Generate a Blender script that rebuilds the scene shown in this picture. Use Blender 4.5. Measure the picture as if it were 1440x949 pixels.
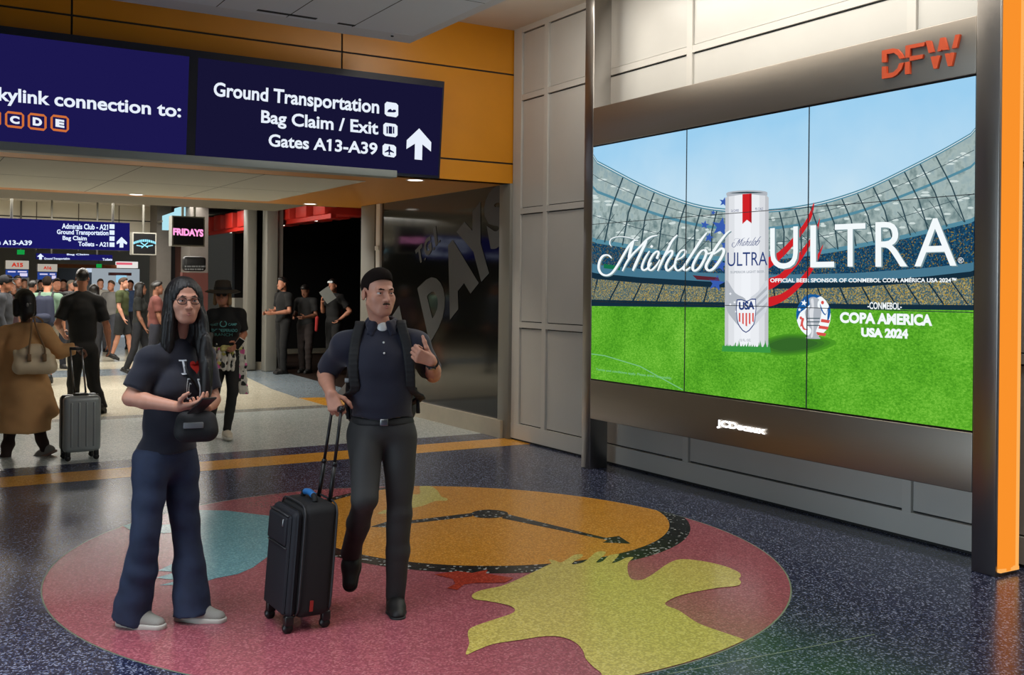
import bpy, bmesh, math, random
import numpy as np
from mathutils import Vector, Matrix

for o in list(bpy.data.objects): bpy.data.objects.remove(o)
SC = bpy.context.scene
COL = SC.collection

# ------------------------------------------------------------------ camera
H = 1.65
FPX, PX, PY = 1458.0, 720.0, 404.0
ROLL = math.atan(0.0104)
TH = math.atan((720 + 168) / FPX)
cam_d = bpy.data.cameras.new('camera')
cam = bpy.data.objects.new('camera', cam_d); COL.objects.link(cam)
cam_d.sensor_fit = 'HORIZONTAL'; cam_d.sensor_width = 36.0
cam_d.lens = FPX / 1440 * 36.0
cam_d.shift_y = -(474.5 - PY) / 1440
cam_d.clip_start = 0.05; cam_d.clip_end = 200
cam.matrix_world = Matrix.Translation((0, 0, H)) @ Matrix.Rotation(-TH, 4, 'Z') @ Matrix.Rotation(math.pi / 2, 4, 'X') @ Matrix.Rotation(ROLL, 4, 'Z')
SC.camera = cam
vs = SC.view_settings
SC.display_settings.display_device = 'sRGB'
vs.view_transform = 'Standard'; vs.look = 'None'; vs.exposure = 0.0; vs.gamma = 1.0; vs.use_curve_mapping = False

# ------------------------------------------------------------------ world, room lights and added fill
W = bpy.data.worlds.new('world'); SC.world = W; W.use_nodes = True
W.node_tree.nodes['Background'].inputs[0].default_value = (0.80, 0.88, 1.0, 1)
W.node_tree.nodes['Background'].inputs[1].default_value = 0.05

def area(name, loc, size, power, col=(1, 0.95, 0.88), rot=(0, 0, 0), spread=math.pi):
    d = bpy.data.lights.new(name, 'AREA'); d.shape = 'RECTANGLE'; d.size, d.size_y = size
    d.energy = power; d.color = col; d.spread = spread
    o = bpy.data.objects.new(name, d); COL.objects.link(o); o.location = loc; o.rotation_euler = rot
    return o
LIGHTS = [
    ('aisle_ceiling_light', (5.0, 3.9, 4.40), (0.5, 8.2), 145, (1, 0.94, 0.85)),
    ('hall_ceiling_light', (-0.3, 3.4, 3.80), (3.0, 3.6), 95, (0.93, 0.96, 1), (0, 0, 0), 1.5),
    ('rear_ceiling_light', (1.0, -3.5, 3.80), (6, 3), 150, (0.93, 0.96, 1), (0, 0, 0), 2.2),
    ('left_fill_light', (-6.0, 1.2, 1.7), (2.4, 7.0), 105, (0.72, 0.88, 1), (0, -math.pi / 2, 0), 1.5),  # added cool fill from the unseen left side; no window is built there
    ('cove_light', (4.10, 5.2, 4.14), (0.12, 7.0), 34, (1, 0.92, 0.80), (0, -2.2, 0)),
    ('concourse_near_light', (2.2, 17.0, 3.35), (5.0, 1.2), 450, (1, 0.96, 0.88)),
    ('concourse_middle_light', (3.0, 22.5, 3.35), (6.0, 1.2), 300, (1, 0.96, 0.88)),
    ('concourse_far_light', (4.0, 29.0, 3.6), (8.0, 1.2), 320, (1, 0.96, 0.9)),
]
for a in LIGHTS: area(*a)

# ------------------------------------------------------------------ measuring helpers (photo pixel -> point in the place)
def ray(x, y):
    dx, dy = x - PX, y - PY
    c, s = math.cos(ROLL), math.sin(ROLL)
    u = c * dx + s * dy; v = -s * dx + c * dy
    fx, fy = math.sin(TH), math.cos(TH)
    return (u * fy + FPX * fx, -u * fx + FPX * fy, -v)
def on_floor(x, y, z=0.0):
    d = ray(x, y); t = (z - H) / d[2]; return (t * d[0], t * d[1], z)
def on_x(x, y, c):
    d = ray(x, y); t = c / d[0]; return (c, t * d[1], H + t * d[2])
def on_y(x, y, c):
    d = ray(x, y); t = c / d[1]; return (t * d[0], c, H + t * d[2])

# ------------------------------------------------------------------ object helpers
def tag(o, label=None, cat=None, group=None, kind=None):
    if label: o['label'] = label
    if cat: o['category'] = cat
    if group: o['group'] = group
    if kind: o['kind'] = kind
    return o
def thing(name, label, cat, loc=(0, 0, 0), rz=0, group=None):
    o = bpy.data.objects.new(name, None); COL.objects.link(o)
    o.location = loc; o.rotation_euler = (0, 0, rz); o.empty_display_size = 0.1
    return tag(o, label, cat, group)
def mesh_obj(name, me, parent=None, kind=None):
    o = bpy.data.objects.new(name, me); COL.objects.link(o)
    if parent: o.parent = parent
    if kind: o['kind'] = kind
    return o
class MB:
    """collects shapes with material slots into one mesh"""
    def __init__(s): s.v = []; s.f = []; s.m = []; s.mats = []; s.sm = []
    def slot(s, m):
        if m not in s.mats: s.mats.append(m)
        return s.mats.index(m)
    def add(s, v, f, m, smooth=False):
        k = s.slot(m); b = len(s.v)
        s.v += [tuple(p) for p in v]
        for q in f:
            s.f.append([b + i for i in q]); s.m.append(k); s.sm.append(smooth)
        return s
    def box(s, lo, hi, m, M=None):
        x0, y0, z0 = lo; x1, y1, z1 = hi
        v = [(x0, y0, z0), (x1, y0, z0), (x1, y1, z0), (x0, y1, z0), (x0, y0, z1), (x1, y0, z1), (x1, y1, z1), (x0, y1, z1)]
        if M is not None: v = [tuple(M @ Vector(p)) for p in v]
        return s.add(v, [(0, 3, 2, 1), (4, 5, 6, 7), (0, 1, 5, 4), (1, 2, 6, 5), (2, 3, 7, 6), (3, 0, 4, 7)], m)
    def rbox(s, lo, hi, m, r=0.01, seg=3, M=None):
        bm = bmesh.new(); bmesh.ops.create_cube(bm, size=1)
        c = [(a + b) / 2 for a, b in zip(lo, hi)]; d = [b - a for a, b in zip(lo, hi)]
        for v in bm.verts: v.co = Vector((v.co.x * d[0] + c[0], v.co.y * d[1] + c[1], v.co.z * d[2] + c[2]))
        bmesh.ops.bevel(bm, geom=list(bm.edges), offset=r, segments=seg, profile=0.5, affect='EDGES')
        s.bm(bm, m, M, True); bm.free(); return s
    def bm(s, bm, m, M=None, smooth=False):
        bm.verts.index_update()
        v = [(M @ x.co) if M is not None else x.co.copy() for x in bm.verts]
        return s.add(v, [[q.index for q in f.verts] for f in bm.faces], m, smooth)
    def tube(s, pts, r, m, n=10, caps=True):
        P = [Vector(p) for p in pts]; rr = r if isinstance(r, (list, tuple)) else [r] * len(P)
        t0 = (P[1] - P[0]).normalized(); a = t0.orthogonal().normalized(); rings = []
        for i, p in enumerate(P):
            t = (P[min(i + 1, len(P) - 1)] - P[max(i - 1, 0)]).normalized()
            a = (a - t * a.dot(t)).normalized(); b = t.cross(a)
            rings.append([p + (a * math.cos(2 * math.pi * k / n) + b * math.sin(2 * math.pi * k / n)) * rr[i] for k in range(n)])
        v = [q for g in rings for q in g]; f = []
        for i in range(len(P) - 1):
            for k in range(n): f.append((i * n + k, i * n + (k + 1) % n, (i + 1) * n + (k + 1) % n, (i + 1) * n + k))
        if caps: f += [tuple(range(n))[::-1], tuple(range((len(P) - 1) * n, len(P) * n))]
        return s.add(v, f, m, True)
    def cyl(s, a, b, r, m, n=20, r2=None):
        return s.tube([a, b], [r, r if r2 is None else r2], m, n)
    def ball(s, c, r, m, M=None, seg=16):
        bm = bmesh.new(); bmesh.ops.create_uvsphere(bm, u_segments=seg, v_segments=seg // 2 + 2, radius=1)
        R = r if isinstance(r, (list, tuple)) else (r, r, r)
        for v in bm.verts: v.co = Vector((v.co.x * R[0], v.co.y * R[1], v.co.z * R[2]))
        T = Matrix.Translation(c) @ (M if M is not None else Matrix.Identity(4))
        s.bm(bm, m, T, True); bm.free(); return s
    def poly(s, pts, m):
        """flat polygon of any outline (triangulated)"""
        from mathutils.geometry import tessellate_polygon
        V = [Vector(p) for p in pts]
        return s.add(pts, [tuple(t) for t in tessellate_polygon([V])], m)
    def prism(s, pts, off, m):
        """outline pushed along the vector off"""
        n = len(pts); off = Vector(off)
        from mathutils.geometry import tessellate_polygon
        V = [Vector(p) for p in pts]; T = [tuple(t) for t in tessellate_polygon([V])]
        v = V + [p + off for p in V]
        f = T + [tuple(i + n for i in t)[::-1] for t in T] + [(i, (i + 1) % n, (i + 1) % n + n, i + n) for i in range(n)]
        return s.add(v, f, m)
    def build(s, name, parent=None, kind=None, fix=True):
        me = bpy.data.meshes.new(name); me.from_pydata([tuple(p) for p in s.v], [], s.f)
        for m in s.mats: me.materials.append(m)
        me.polygons.foreach_set('material_index', s.m); me.polygons.foreach_set('use_smooth', s.sm)
        if fix:
            bm = bmesh.new(); bm.from_mesh(me); bmesh.ops.recalc_face_normals(bm, faces=list(bm.faces)); bm.to_mesh(me); bm.free()
        me.update()
        return mesh_obj(name, me, parent, kind)
def structure(name, lo, hi, m):
    return MB().box(lo, hi, m).build(name, None, 'structure')

# ------------------------------------------------------------------ materials
def lin(c):
    return tuple(((x / 255) / 12.92 if x / 255 <= 0.04045 else ((x / 255 + 0.055) / 1.055) ** 2.4) for x in c)
MATS = {}
def mat(name, col, rough=0.6, metal=0.0, bump=0.0, bscale=60, spec=0.5, var=0.0, vscale=8, coat=0.0, sheen=0.0):
    if name in MATS: return MATS[name]
    m = bpy.data.materials.new(name); m.use_nodes = True; MATS[name] = m
    nt = m.node_tree; b = nt.nodes['Principled BSDF']
    b.inputs['Base Color'].default_value = (*lin(col), 1); b.inputs['Roughness'].default_value = rough
    b.inputs['Metallic'].default_value = metal; b.inputs['Specular IOR Level'].default_value = spec
    if coat: b.inputs['Coat Weight'].default_value = coat
    if sheen: b.inputs['Sheen Weight'].default_value = sheen
    tc = nt.nodes.new('ShaderNodeTexCoord')
    if var:
        n = nt.nodes.new('ShaderNodeTexNoise'); n.inputs['Scale'].default_value = vscale; n.inputs['Detail'].default_value = 4
        nt.links.new(tc.outputs['Object'], n.inputs['Vector'])
        r = nt.nodes.new('ShaderNodeValToRGB')
        r.color_ramp.elements[0].position = 0.3; r.color_ramp.elements[1].position = 0.7
        L = lin(col)
        r.color_ramp.elements[0].color = (*[x * (1 - var) for x in L], 1); r.color_ramp.elements[1].color = (*[min(1, x * (1 + var)) for x in L], 1)
        nt.links.new(n.outputs['Fac'], r.inputs['Fac']); nt.links.new(r.outputs['Color'], b.inputs['Base Color'])
    if bump:
        n = nt.nodes.new('ShaderNodeTexNoise'); n.inputs['Scale'].default_value = bscale; n.inputs['Detail'].default_value = 3
        nt.links.new(tc.outputs['Object'], n.inputs['Vector'])
        bp = nt.nodes.new('ShaderNodeBump'); bp.inputs['Strength'].default_value = bump; bp.inputs['Distance'].default_value = 0.01
        nt.links.new(n.outputs['Fac'], bp.inputs['Height']); nt.links.new(bp.outputs['Normal'], b.inputs['Normal'])
    return m
def glow(name, col, k=1.0):
    if name in MATS: return MATS[name]
    m = bpy.data.materials.new(name); m.use_nodes = True; MATS[name] = m
    nt = m.node_tree; nt.nodes.clear()
    e = nt.nodes.new('ShaderNodeEmission'); o = nt.nodes.new('ShaderNodeOutputMaterial')
    e.inputs[0].default_value = (*lin(col), 1); e.inputs[1].default_value = k
    nt.links.new(e.outputs[0], o.inputs[0]); return m
def terrazzo(name, base, chip, chip2, scale=75, amount=0.72, rough=0.2):
    m = bpy.data.materials.new(name); m.use_nodes = True; MATS[name] = m
    nt = m.node_tree; b = nt.nodes['Principled BSDF']; b.inputs['Roughness'].default_value = rough
    b.inputs['Specular IOR Level'].default_value = 0.5
    tc = nt.nodes.new('ShaderNodeTexCoord')
    v = nt.nodes.new('ShaderNodeTexVoronoi'); v.inputs['Scale'].default_value = scale
    nt.links.new(tc.outputs['Object'], v.inputs['Vector'])
    sp = nt.nodes.new('ShaderNodeSeparateColor'); nt.links.new(v.outputs['Color'], sp.inputs[0])
    r = nt.nodes.new('ShaderNodeValToRGB'); r.color_ramp.interpolation = 'CONSTANT'
    e = r.color_ramp.elements; e[0].position = 0; e[0].color = (*lin(base), 1)
    e[1].position = amount; e[1].color = (*lin(chip2), 1)
    q = e.new(amount + (1 - amount) * 0.55); q.color = (*lin(chip), 1)
    q = e.new(amount * 0.5); q.color = (*[x * 0.72 for x in lin(base)], 1)
    nt.links.new(sp.outputs[0], r.inputs['Fac'])
    n = nt.nodes.new('ShaderNodeTexNoise'); n.inputs['Scale'].default_value = 1.3; n.inputs['Detail'].default_value = 3
    nt.links.new(tc.outputs['Object'], n.inputs['Vector'])
    mr = nt.nodes.new('ShaderNodeMapRange'); mr.inputs['To Min'].default_value = rough * 0.75; mr.inputs['To Max'].default_value = rough * 1.35
    nt.links.new(n.outputs['Fac'], mr.inputs['Value']); nt.links.new(mr.outputs[0], b.inputs['Roughness'])
    nt.links.new(r.outputs['Color'], b.inputs['Base Color']); return m
def brushed(name, col, rough=0.34, axis=2):
    m = bpy.data.materials.new(name); m.use_nodes = True; MATS[name] = m
    nt = m.node_tree; b = nt.nodes['Principled BSDF']
    b.inputs['Base Color'].default_value = (*lin(col), 1); b.inputs['Metallic'].default_value = 1
    tc = nt.nodes.new('ShaderNodeTexCoord'); mp = nt.nodes.new('ShaderNodeMapping')
    s = [260, 260, 260]; s[axis] = 3; mp.inputs['Scale'].default_value = s
    nt.links.new(tc.outputs['Object'], mp.inputs['Vector'])
    n = nt.nodes.new('ShaderNodeTexNoise'); n.inputs['Scale'].default_value = 1.0; n.inputs['Detail'].default_value = 2
    nt.links.new(mp.outputs[0], n.inputs['Vector'])
    mr = nt.nodes.new('ShaderNodeMapRange'); mr.inputs['To Min'].default_value = rough * 0.85; mr.inputs['To Max'].default_value = rough * 1.2
    nt.links.new(n.outputs['Fac'], mr.inputs['Value']); nt.links.new(mr.outputs[0], b.inputs['Roughness'])
    bp = nt.nodes.new('ShaderNodeBump'); bp.inputs['Strength'].default_value = 0.06; bp.inputs['Distance'].default_value = 0.002
    nt.links.new(n.outputs['Fac'], bp.inputs['Height']); nt.links.new(bp.outputs['Normal'], b.inputs['Normal'])
    return m

M_navy = terrazzo('navy_terrazzo', (32, 36, 62), (128, 134, 156), (70, 77, 106), 125, 0.68)
M_navy2 = terrazzo('navy_band_terrazzo', (40, 44, 72), (120, 126, 150), (70, 78, 108), 85, 0.70)
M_pink = terrazzo('pink_terrazzo', (166, 90, 101), (180, 110, 118), (146, 77, 90), 110, 0.72)
M_orange_t = terrazzo('amber_terrazzo', (212, 146, 52), (222, 162, 74), (190, 126, 42), 110, 0.74)
M_yellow_t = terrazzo('lemon_terrazzo', (206, 190, 100), (216, 202, 120), (188, 172, 88), 110, 0.76)
M_blue_t = terrazzo('teal_terrazzo', (114, 172, 184), (132, 186, 196), (100, 154, 168), 110, 0.74)
M_red_t = terrazzo('red_terrazzo', (176, 58, 40), (190, 80, 60), (150, 50, 36), 110, 0.76)
M_black_t = terrazzo('black_terrazzo', (24, 26, 28), (170, 174, 172), (50, 54, 54), 62, 0.84)
M_stripe = terrazzo('yellow_stripe_terrazzo', (224, 160, 58), (230, 172, 78), (206, 142, 48), 110, 0.76)
M_grey_t = terrazzo('grey_green_terrazzo', (184, 193, 192), (202, 208, 206), (164, 174, 174), 90, 0.72)
M_beige_t = terrazzo('beige_terrazzo', (200, 193, 172), (216, 210, 192), (180, 172, 152), 90, 0.72)
M_slate_t = terrazzo('slate_terrazzo', (134, 146, 154), (154, 164, 170), (116, 128, 138), 90, 0.72)
M_midgrey_t = terrazzo('line_grey_terrazzo', (138, 140, 134), (156, 158, 152), (120, 122, 118), 90, 0.72)
M_brass = mat('divider_strip', (150, 160, 140), 0.4, 0.6)
M_steel = brushed('brushed_steel', (150, 143, 134), 0.42, 1)
M_steel_v = brushed('brushed_steel_post', (146, 142, 138), 0.3, 2)
M_panel = mat('white_wall_panel', (190, 188, 182), 0.28, var=0.03, vscale=2)
M_rail = mat('wall_rail', (196, 193, 186), 0.4)
M_gap = mat('shadow_gap', (40, 40, 40), 0.8)
M_fascia = mat('yellow_metal_panel', (214, 140, 22), 0.34, var=0.03, vscale=3)
M_fascia2 = mat('yellow_metal_trim', (216, 142, 42), 0.4)
M_ceil = mat('ceiling_plaster', (224, 216, 204), 0.9)
M_tile = mat('ceiling_tile', (226, 230, 236), 0.9, bump=0.1, bscale=220)
M_tile2 = mat('portal_tile', (206, 202, 188), 0.85)
M_cloudtrim = mat('cloud_trim', (216, 218, 220), 0.6)
M_grey_metal = mat('grey_metal_column', (128, 126, 118), 0.45, 0.2)
M_grey_wall = mat('grey_stone_cladding', (96, 90, 84), 0.6, var=0.06)
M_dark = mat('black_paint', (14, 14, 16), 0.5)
M_ink = mat('screen_black', (5, 5, 8), 0.3)
M_dglass = mat('dark_glass', (10, 12, 13), 0.08, spec=0.6)
M_frost = mat('grey_vinyl', (70, 72, 74), 0.5)
M_curb = mat('stone_curb', (176, 166, 146), 0.4, var=0.05)
M_white = mat('white_paint', (214, 212, 206), 0.5)
M_offwhite = mat('cream_wall', (230, 224, 208), 0.6)
M_olive = mat('olive_beam', (112, 106, 92), 0.7)
# ================================================================== the setting
YW = 9.66            # yellow fascia
WX = 5.87            # right wall face
PZ = 2.78            # underside of the portal

# floor: one slab with its terrazzo fields
fb = MB()
fb.box((-9, -7, -0.2), (14, 42, 0), M_navy)
def field(pts, m, z): fb.poly([(x, y, z) for x, y in pts], m)
field([(-9, 9.235), (5.9, 9.235), (5.9, 9.72), (-9, 9.72)], M_stripe, 0.0006)
field([(-9, 9.72), (5.9, 9.72), (5.9, 10.15), (-9, 10.15)], M_navy2, 0.0006)
field([(-9, 10.15), (5.9, 10.15), (5.9, 13.25), (-9, 13.25)], M_grey_t, 0.0006)
field([(-9, 13.25), (6.1, 13.25), (6.1, 13.55), (-9, 13.55)], M_midgrey_t, 0.0006)
field([(-9, 13.55), (14, 13.55), (14, 42), (-9, 42)], M_beige_t, 0.0006)
slate = [on_floor(x, y) for x, y in [(344, 529), (382, 547), (403, 554), (420, 560), (470, 559), (560, 557)]] + [on_floor(560, 540), on_floor(482, 545), on_floor(404, 524), on_floor(347, 508)]
field([(p[0], p[1]) for p in slate], M_slate_t, 0.0010)
field([on_floor(*p)[:2] for p in [(420, 559.5), (540, 557), (540, 568), (457, 570)]], M_stripe, 0.0012)
field([(-9, 19.5), (6.2, 19.5), (6.2, 21.0), (-9, 21.0)], M_slate_t, 0.0010)
M_wood_floor = mat('brown_restaurant_floor', (40, 28, 22), 0.35)
field([on_floor(*p)[:2] for p in [(482, 545.5), (404, 524.5), (347, 508.5)]] + [(6.3, 24), (14, 24), (14, 13.7), (6.1, 13.7)], M_wood_floor, 0.0014)
# hairline metal strips let into the navy field
a, b = on_floor(938, 948), on_floor(1230, 892)
dx, dy = b[0] - a[0], b[1] - a[1]; L = math.hypot(dx, dy); nx, ny = -dy / L * 0.003, dx / L * 0.003
field([(a[0] - nx, a[1] - ny), (b[0] - nx, b[1] - ny), (b[0] + nx, b[1] + ny), (a[0] + nx, a[1] + ny)], M_brass, 0.0006)
fb.build('floor', None, 'structure', fix=False)

# right wall of framed metal panels
w = MB()
w.box((5.90, -7, 0), (6.12, 9.64, 4.45), M_gap)  # dark backing: shade in the gaps round the panels put into its colour
yv = [9.56, 9.0, 6.77, 4.54, 2.31, 0.08, -2.15, -4.38, -6.61]
zh = [0.18, 1.25, 2.47, 3.69, 4.42]
w.box((WX - 0.005, -7, 0.02), (5.9, 9.64, 0.18), M_rail)
w.box((WX + 0.01, -7, 0), (5.9, 9.64, 0.02), M_gap)
for z in zh[1:]: w.box((WX, -7, z - 0.03), (5.9, 9.64, z + 0.03), M_rail)
for i, y in enumerate(yv):
    hw = 0.08 if i == 0 else 0.035
    w.box((WX - 0.002, y - hw, 0.18), (5.9, y + hw, 4.45), M_rail)
for i in range(len(yv) - 1):
    for j in range(len(zh) - 1):
        w.box((WX + 0.018, yv[i + 1] + 0.047, zh[j] + (0.012 if j == 0 else 0.04)), (5.9, yv[i] - (0.09 if i == 0 else 0.04), zh[j + 1] - 0.042), M_panel)
w.build('wall_right', None, 'structure', fix=False)

# ceilings
structure('ceiling', (-9, -7, 4.45), (6.12, 9.8, 4.6), M_ceil)
c = MB()
CX, CY, CZ = 4.26, 8.9, 3.95
c.box((-6, 0.8, CZ), (CX, CY, CZ + 0.10), M_cloudtrim)
c.box((-6, 1.1, CZ - 0.002), (CX - 0.10, CY - 0.28, CZ + 0.05), M_tile)
for k in range(14): c.box((3.555 - 0.6 * k - 0.004, 1.1, CZ - 0.003), (3.555 - 0.6 * k + 0.004, CY - 0.28, CZ), M_gap)
for k in range(5): c.box((-6, 7.3 - 1.2 * k - 0.003, CZ - 0.003), (CX - 0.10, 7.3 - 1.2 * k + 0.003, CZ), M_gap)
for k in range(6): c.box((2.67 - 1.2 * k, CY - 0.40, CZ - 0.006), (3.19 - 1.2 * k, CY - 0.355, CZ), M_gap)
c.box((3.40, CY - 0.36, CZ - 0.006), (3.56, CY - 0.32, CZ), M_gap)
c.box((3.98, CY - 0.2, CZ - 0.012), (4.0, CY - 0.18, CZ), M_gap)
c.box((3.96, CY - 0.3, CZ - 0.006), (4.1, CY - 0.21, CZ), M_cloudtrim)
for hx in (-4, -1, 2): 
    for hy in (2.5, 7.5): c.cyl((hx, hy, CZ + 0.1), (hx, hy, 4.46), 0.01, M_grey_metal, 8)
c.build('ceiling_dropped', None, 'structure', fix=False)

# yellow portal: fascia with dark joints, underside with its white tile field
p = MB()
p.box((-9, YW + 0.012, PZ), (5.97, YW + 0.15, 4.47), M_gap)
zj = [PZ, 2.995, 3.965, 4.45]
x1 = on_y(481, 70, YW)[0]; dxj = x1 - on_y(101, 20, YW)[0]
xs = [5.96, x1 - 0 * dxj] + [x1 - k * dxj for k in range(1, 5)]
for j in range(3):
    g = 0.009
    if j == 0: p.box((-9, YW, zj[0]), (5.96, YW + 0.1, zj[1] - g), M_fascia)
    elif j == 1:
        for i in range(len(xs) - 1): p.box((xs[i + 1] + g, YW, zj[1] + g), (xs[i] - (g if i else 0), YW + 0.1, zj[2] - g), M_fascia)
    else:
        for i in range(len(xs) - 1): p.box((xs[i + 1] + g, YW, zj[2] + g), (xs[i] - (g if i else 0), YW + 0.1, 4.45), M_fascia)
p.box((-9, YW + 0.1, PZ), (5.97, 14.05, PZ + 0.12), M_fascia2)
p.box((-9, 10.38, PZ - 0.004), (4.46, 13.68, PZ + 0.02), M_tile2)
for k in range(7): p.box((3.34 - 1.2 * k - 0.004, 10.38, PZ - 0.005), (3.34 - 1.2 * k + 0.004, 13.68, PZ), M_olive)
p.box((-9, 12.03, PZ - 0.005), (4.46, 12.036, PZ), M_olive)
p.build('trim_1', None, 'structure', fix=False)

# dark glazed restaurant wall on its stone curb
structure('trim_2', (5.80, 9.74, 0), (6.02, 13.35, 0.19), M_curb)
g = MB(); g.box((5.86, 9.84, 0.19), (5.90, 13.12, PZ), M_dglass)
pane = g.build('window_1', None, 'structure')
q = MB(); q.rbox((5.83, 9.63, 0), (5.98, 9.86, PZ), M_grey_metal, 0.008, 2); q.build('trim_3', None, 'structure')
q = MB()
q.rbox((5.83, 13.06, 0.19), (5.93, 13.2, PZ), M_white, 0.006, 2)
q.rbox((5.81, 13.07, 2.14), (5.94, 13.19, 2.2), M_white, 0.005, 2)
q.rbox((5.82, 13.22, 0), (6.1, 13.7, PZ), M_grey_metal, 0.01, 2)
q.build('trim_4', None, 'structure')

# the lettering stuck on the dark glass (slanting, growing to the right)
def add_flags(body, V, F, bold, spacing, o, cu):
    # the built-in face draws 1 as a bare stem: give each its flag
    dg = bpy.context.evaluated_depsgraph_get(); V = [tuple(v) for v in V]
    for i, ch in enumerate(body):
        if ch != '1': continue
        cu.body = body[:i + 1]; dg.update(); me = bpy.data.meshes.new_from_object(o.evaluated_get(dg)); xr = max(v.co.x for v in me.vertices)
        sw = 0.085 + 2 * bold; top = max(v.co.y for v in me.vertices if v.co.x > xr - sw * 1.2); bpy.data.meshes.remove(me); n = len(V)
        V += [(xr - sw * .5, top, 0), (xr - sw * .5, top - .17, 0), (xr - sw - .13, top - .20, 0), (xr - sw - .13, top - .09, 0)]; F = F + [[n, n + 3, n + 2, n + 1]]
    return np.array(V), F
def text_mesh(body, bold=0.0, shear=0.0, spacing=1.0, res=4):
    cu = bpy.data.curves.new('lettering', 'FONT'); cu.body = body; cu.size = 1; cu.offset = bold; cu.shear = shear
    cu.space_character = spacing; cu.resolution_u = res
    o = bpy.data.objects.new('lettering', cu); COL.objects.link(o)
    dg = bpy.context.evaluated_depsgraph_get(); dg.update()
    me = bpy.data.meshes.new_from_object(o.evaluated_get(dg))
    V = np.array([v.co[:] for v in me.vertices]); F = [list(f.vertices) for f in me.polygons]
    if '1' in body and not shear:
        V, F = add_flags(body, V, F, bold, spacing, o, cu)
    bpy.data.objects.remove(o); bpy.data.curves.remove(cu); bpy.data.meshes.remove(me)
    lo, hi = V.min(0), V.max(0)
    U = (V[:, :2] - lo[:2]) / (hi[:2] - lo[:2])
    return U, F, (hi - lo)[:2]
def quad_text(mb, body, BL, BR, TL, TR, m, to3d, bold=0.02, **k):
    """text spread over a quadrilateral given by its corners in the plane's own coordinates"""
    U, F, _ = text_mesh(body, bold, **k)
    BL, BR, TL, TR = map(np.array, (BL, BR, TL, TR))
    P = [(1 - u) * (1 - v) * BL + u * (1 - v) * BR + (1 - u) * v * TL + u * v * TR for u, v in U]
    mb.add([to3d(*p) for p in P], F, m)
gl = MB()
def gx(x, y): return on_x(540 + x / 2.566, 250 + y / 2.566, 5.855)
for ch, BL, BR, TL, TR in (('F', (-165, 1010), (-110, 905), (-210, 830), (-135, 735)), ('R', (-80, 900), (-10, 790), (-125, 715), (-60, 610)), ('I', (60, 720), (95, 660), (15, 520), (55, 460)),
                           ('D', (165, 598), (236, 470), (120, 398), (192, 330)), ('A', (238, 512), (342, 380), (196, 290), (284, 175)), ('Y', (312, 420), (418, 300), (262, 195), (348, 85)), ('S', (388, 280), (452, 205), (352, 75), (432, 5)),
                           ('T', (125, 315), (143, 295), (112, 262), (137, 235)), ('.', (146, 300), (152, 293), (145, 292), (150, 286)), ('G', (152, 292), (174, 262), (140, 235), (166, 205)), ('.', (177, 264), (183, 256), (176, 255), (182, 248)), ('I', (186, 248), (194, 236), (176, 182), (186, 172)), ('.', (197, 236), (203, 229), (196, 228), (202, 221))):
    quad_text(gl, ch, BL, BR, TL, TR, M_frost, gx, 0.05 if ch in 'TG.' else 0.07)
mesh_o = gl.build('glass_lettering', None, None, fix=False)
tag(mesh_o, 'large grey vinyl restaurant lettering slanting upward across the dark glass wall', 'lettering')

# grey soffit behind the portal and the concourse ceiling
structure('ceiling_concourse_soffit', (-9, 14.05, 2.79), (5.2, 15.6, 2.95), M_olive)
structure('ceiling_concourse', (-9, 15.6, 3.5), (8.2, 42, 3.65), M_ceil)
structure('trim_5', (-9, 15.55, 2.9), (6.2, 15.62, 3.52), M_olive)

# far end of the concourse and the left side
structure('wall_far', (-9, 41.8, 0), (14, 42, 6), M_offwhite)
structure('wall_left', (-9.2, -7, 0), (-9, 42, 6), M_offwhite)

# restaurant interior (dark)
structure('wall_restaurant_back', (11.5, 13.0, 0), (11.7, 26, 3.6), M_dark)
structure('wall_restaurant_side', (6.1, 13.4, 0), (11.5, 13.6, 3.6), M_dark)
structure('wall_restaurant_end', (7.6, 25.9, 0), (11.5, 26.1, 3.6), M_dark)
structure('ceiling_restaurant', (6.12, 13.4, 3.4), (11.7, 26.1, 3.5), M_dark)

# upper band of cream panels beyond the portal (seen above the hanging signs)
u = MB()
x0, y0, z0 = on_y(-60, 300, 26.0); x1_, _, z1_ = on_y(222, 318, 26.0)
u.box((-3, 26.0, on_y(200, 333, 26)[2]), (x1_, 26.2, 3.7), M_offwhite)
for k in range(7): u.box((x1_ - 0.9 * k - 0.01, 25.992, 2.4), (x1_ - 0.9 * k + 0.01, 26.0, 3.6), M_olive)
for px_y in (307,):
    z = on_y(100, px_y, 26)[2]; u.box((-3, 25.99, z - 0.012), (x1_, 26.0, z + 0.012), M_gap)
u.build('wall_upper_band', None, 'structure', fix=False)

def px_box(mb, x0, y0, x1, y1, Y, depth, m):
    """an upright slab standing at distance Y whose face covers this patch of the photograph"""
    a = on_y(x0, y0, Y); b = on_y(x1, y1, Y); mb.box((a[0], Y, b[2]), (b[0], Y + depth, a[2]), m); return a, b

# stone piers and panels on the right of the concourse
k = MB()
a = on_y(221, 285, 24.5); b = on_y(240, 420, 24.5); k.box((a[0], 24.5, 0), (b[0], 25.2, 3.5), M_grey_wall)
k.build('wall_pier', None, 'structure')
M_brown = mat('brown_wall_panel', (92, 58, 48), 0.5)
a = on_y(240, 285, 24.9); b = on_y(270, 420, 24.9)
structure('wall_brown', (a[0], 24.9, 0), (b[0], 25.1, 3.5), M_brown)
a = on_y(236, 340, 24.7); b = on_y(247, 420, 24.7)
structure('door_1', (a[0], 24.8, 0), (b[0], 24.92, a[2]), M_dark)
a = on_y(268, 285, 23.0); b = on_y(292, 420, 23.0)
structure('wall_pier_right', (a[0], 23.0, 0), (b[0], 23.8, 3.5), M_grey_wall)
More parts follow.
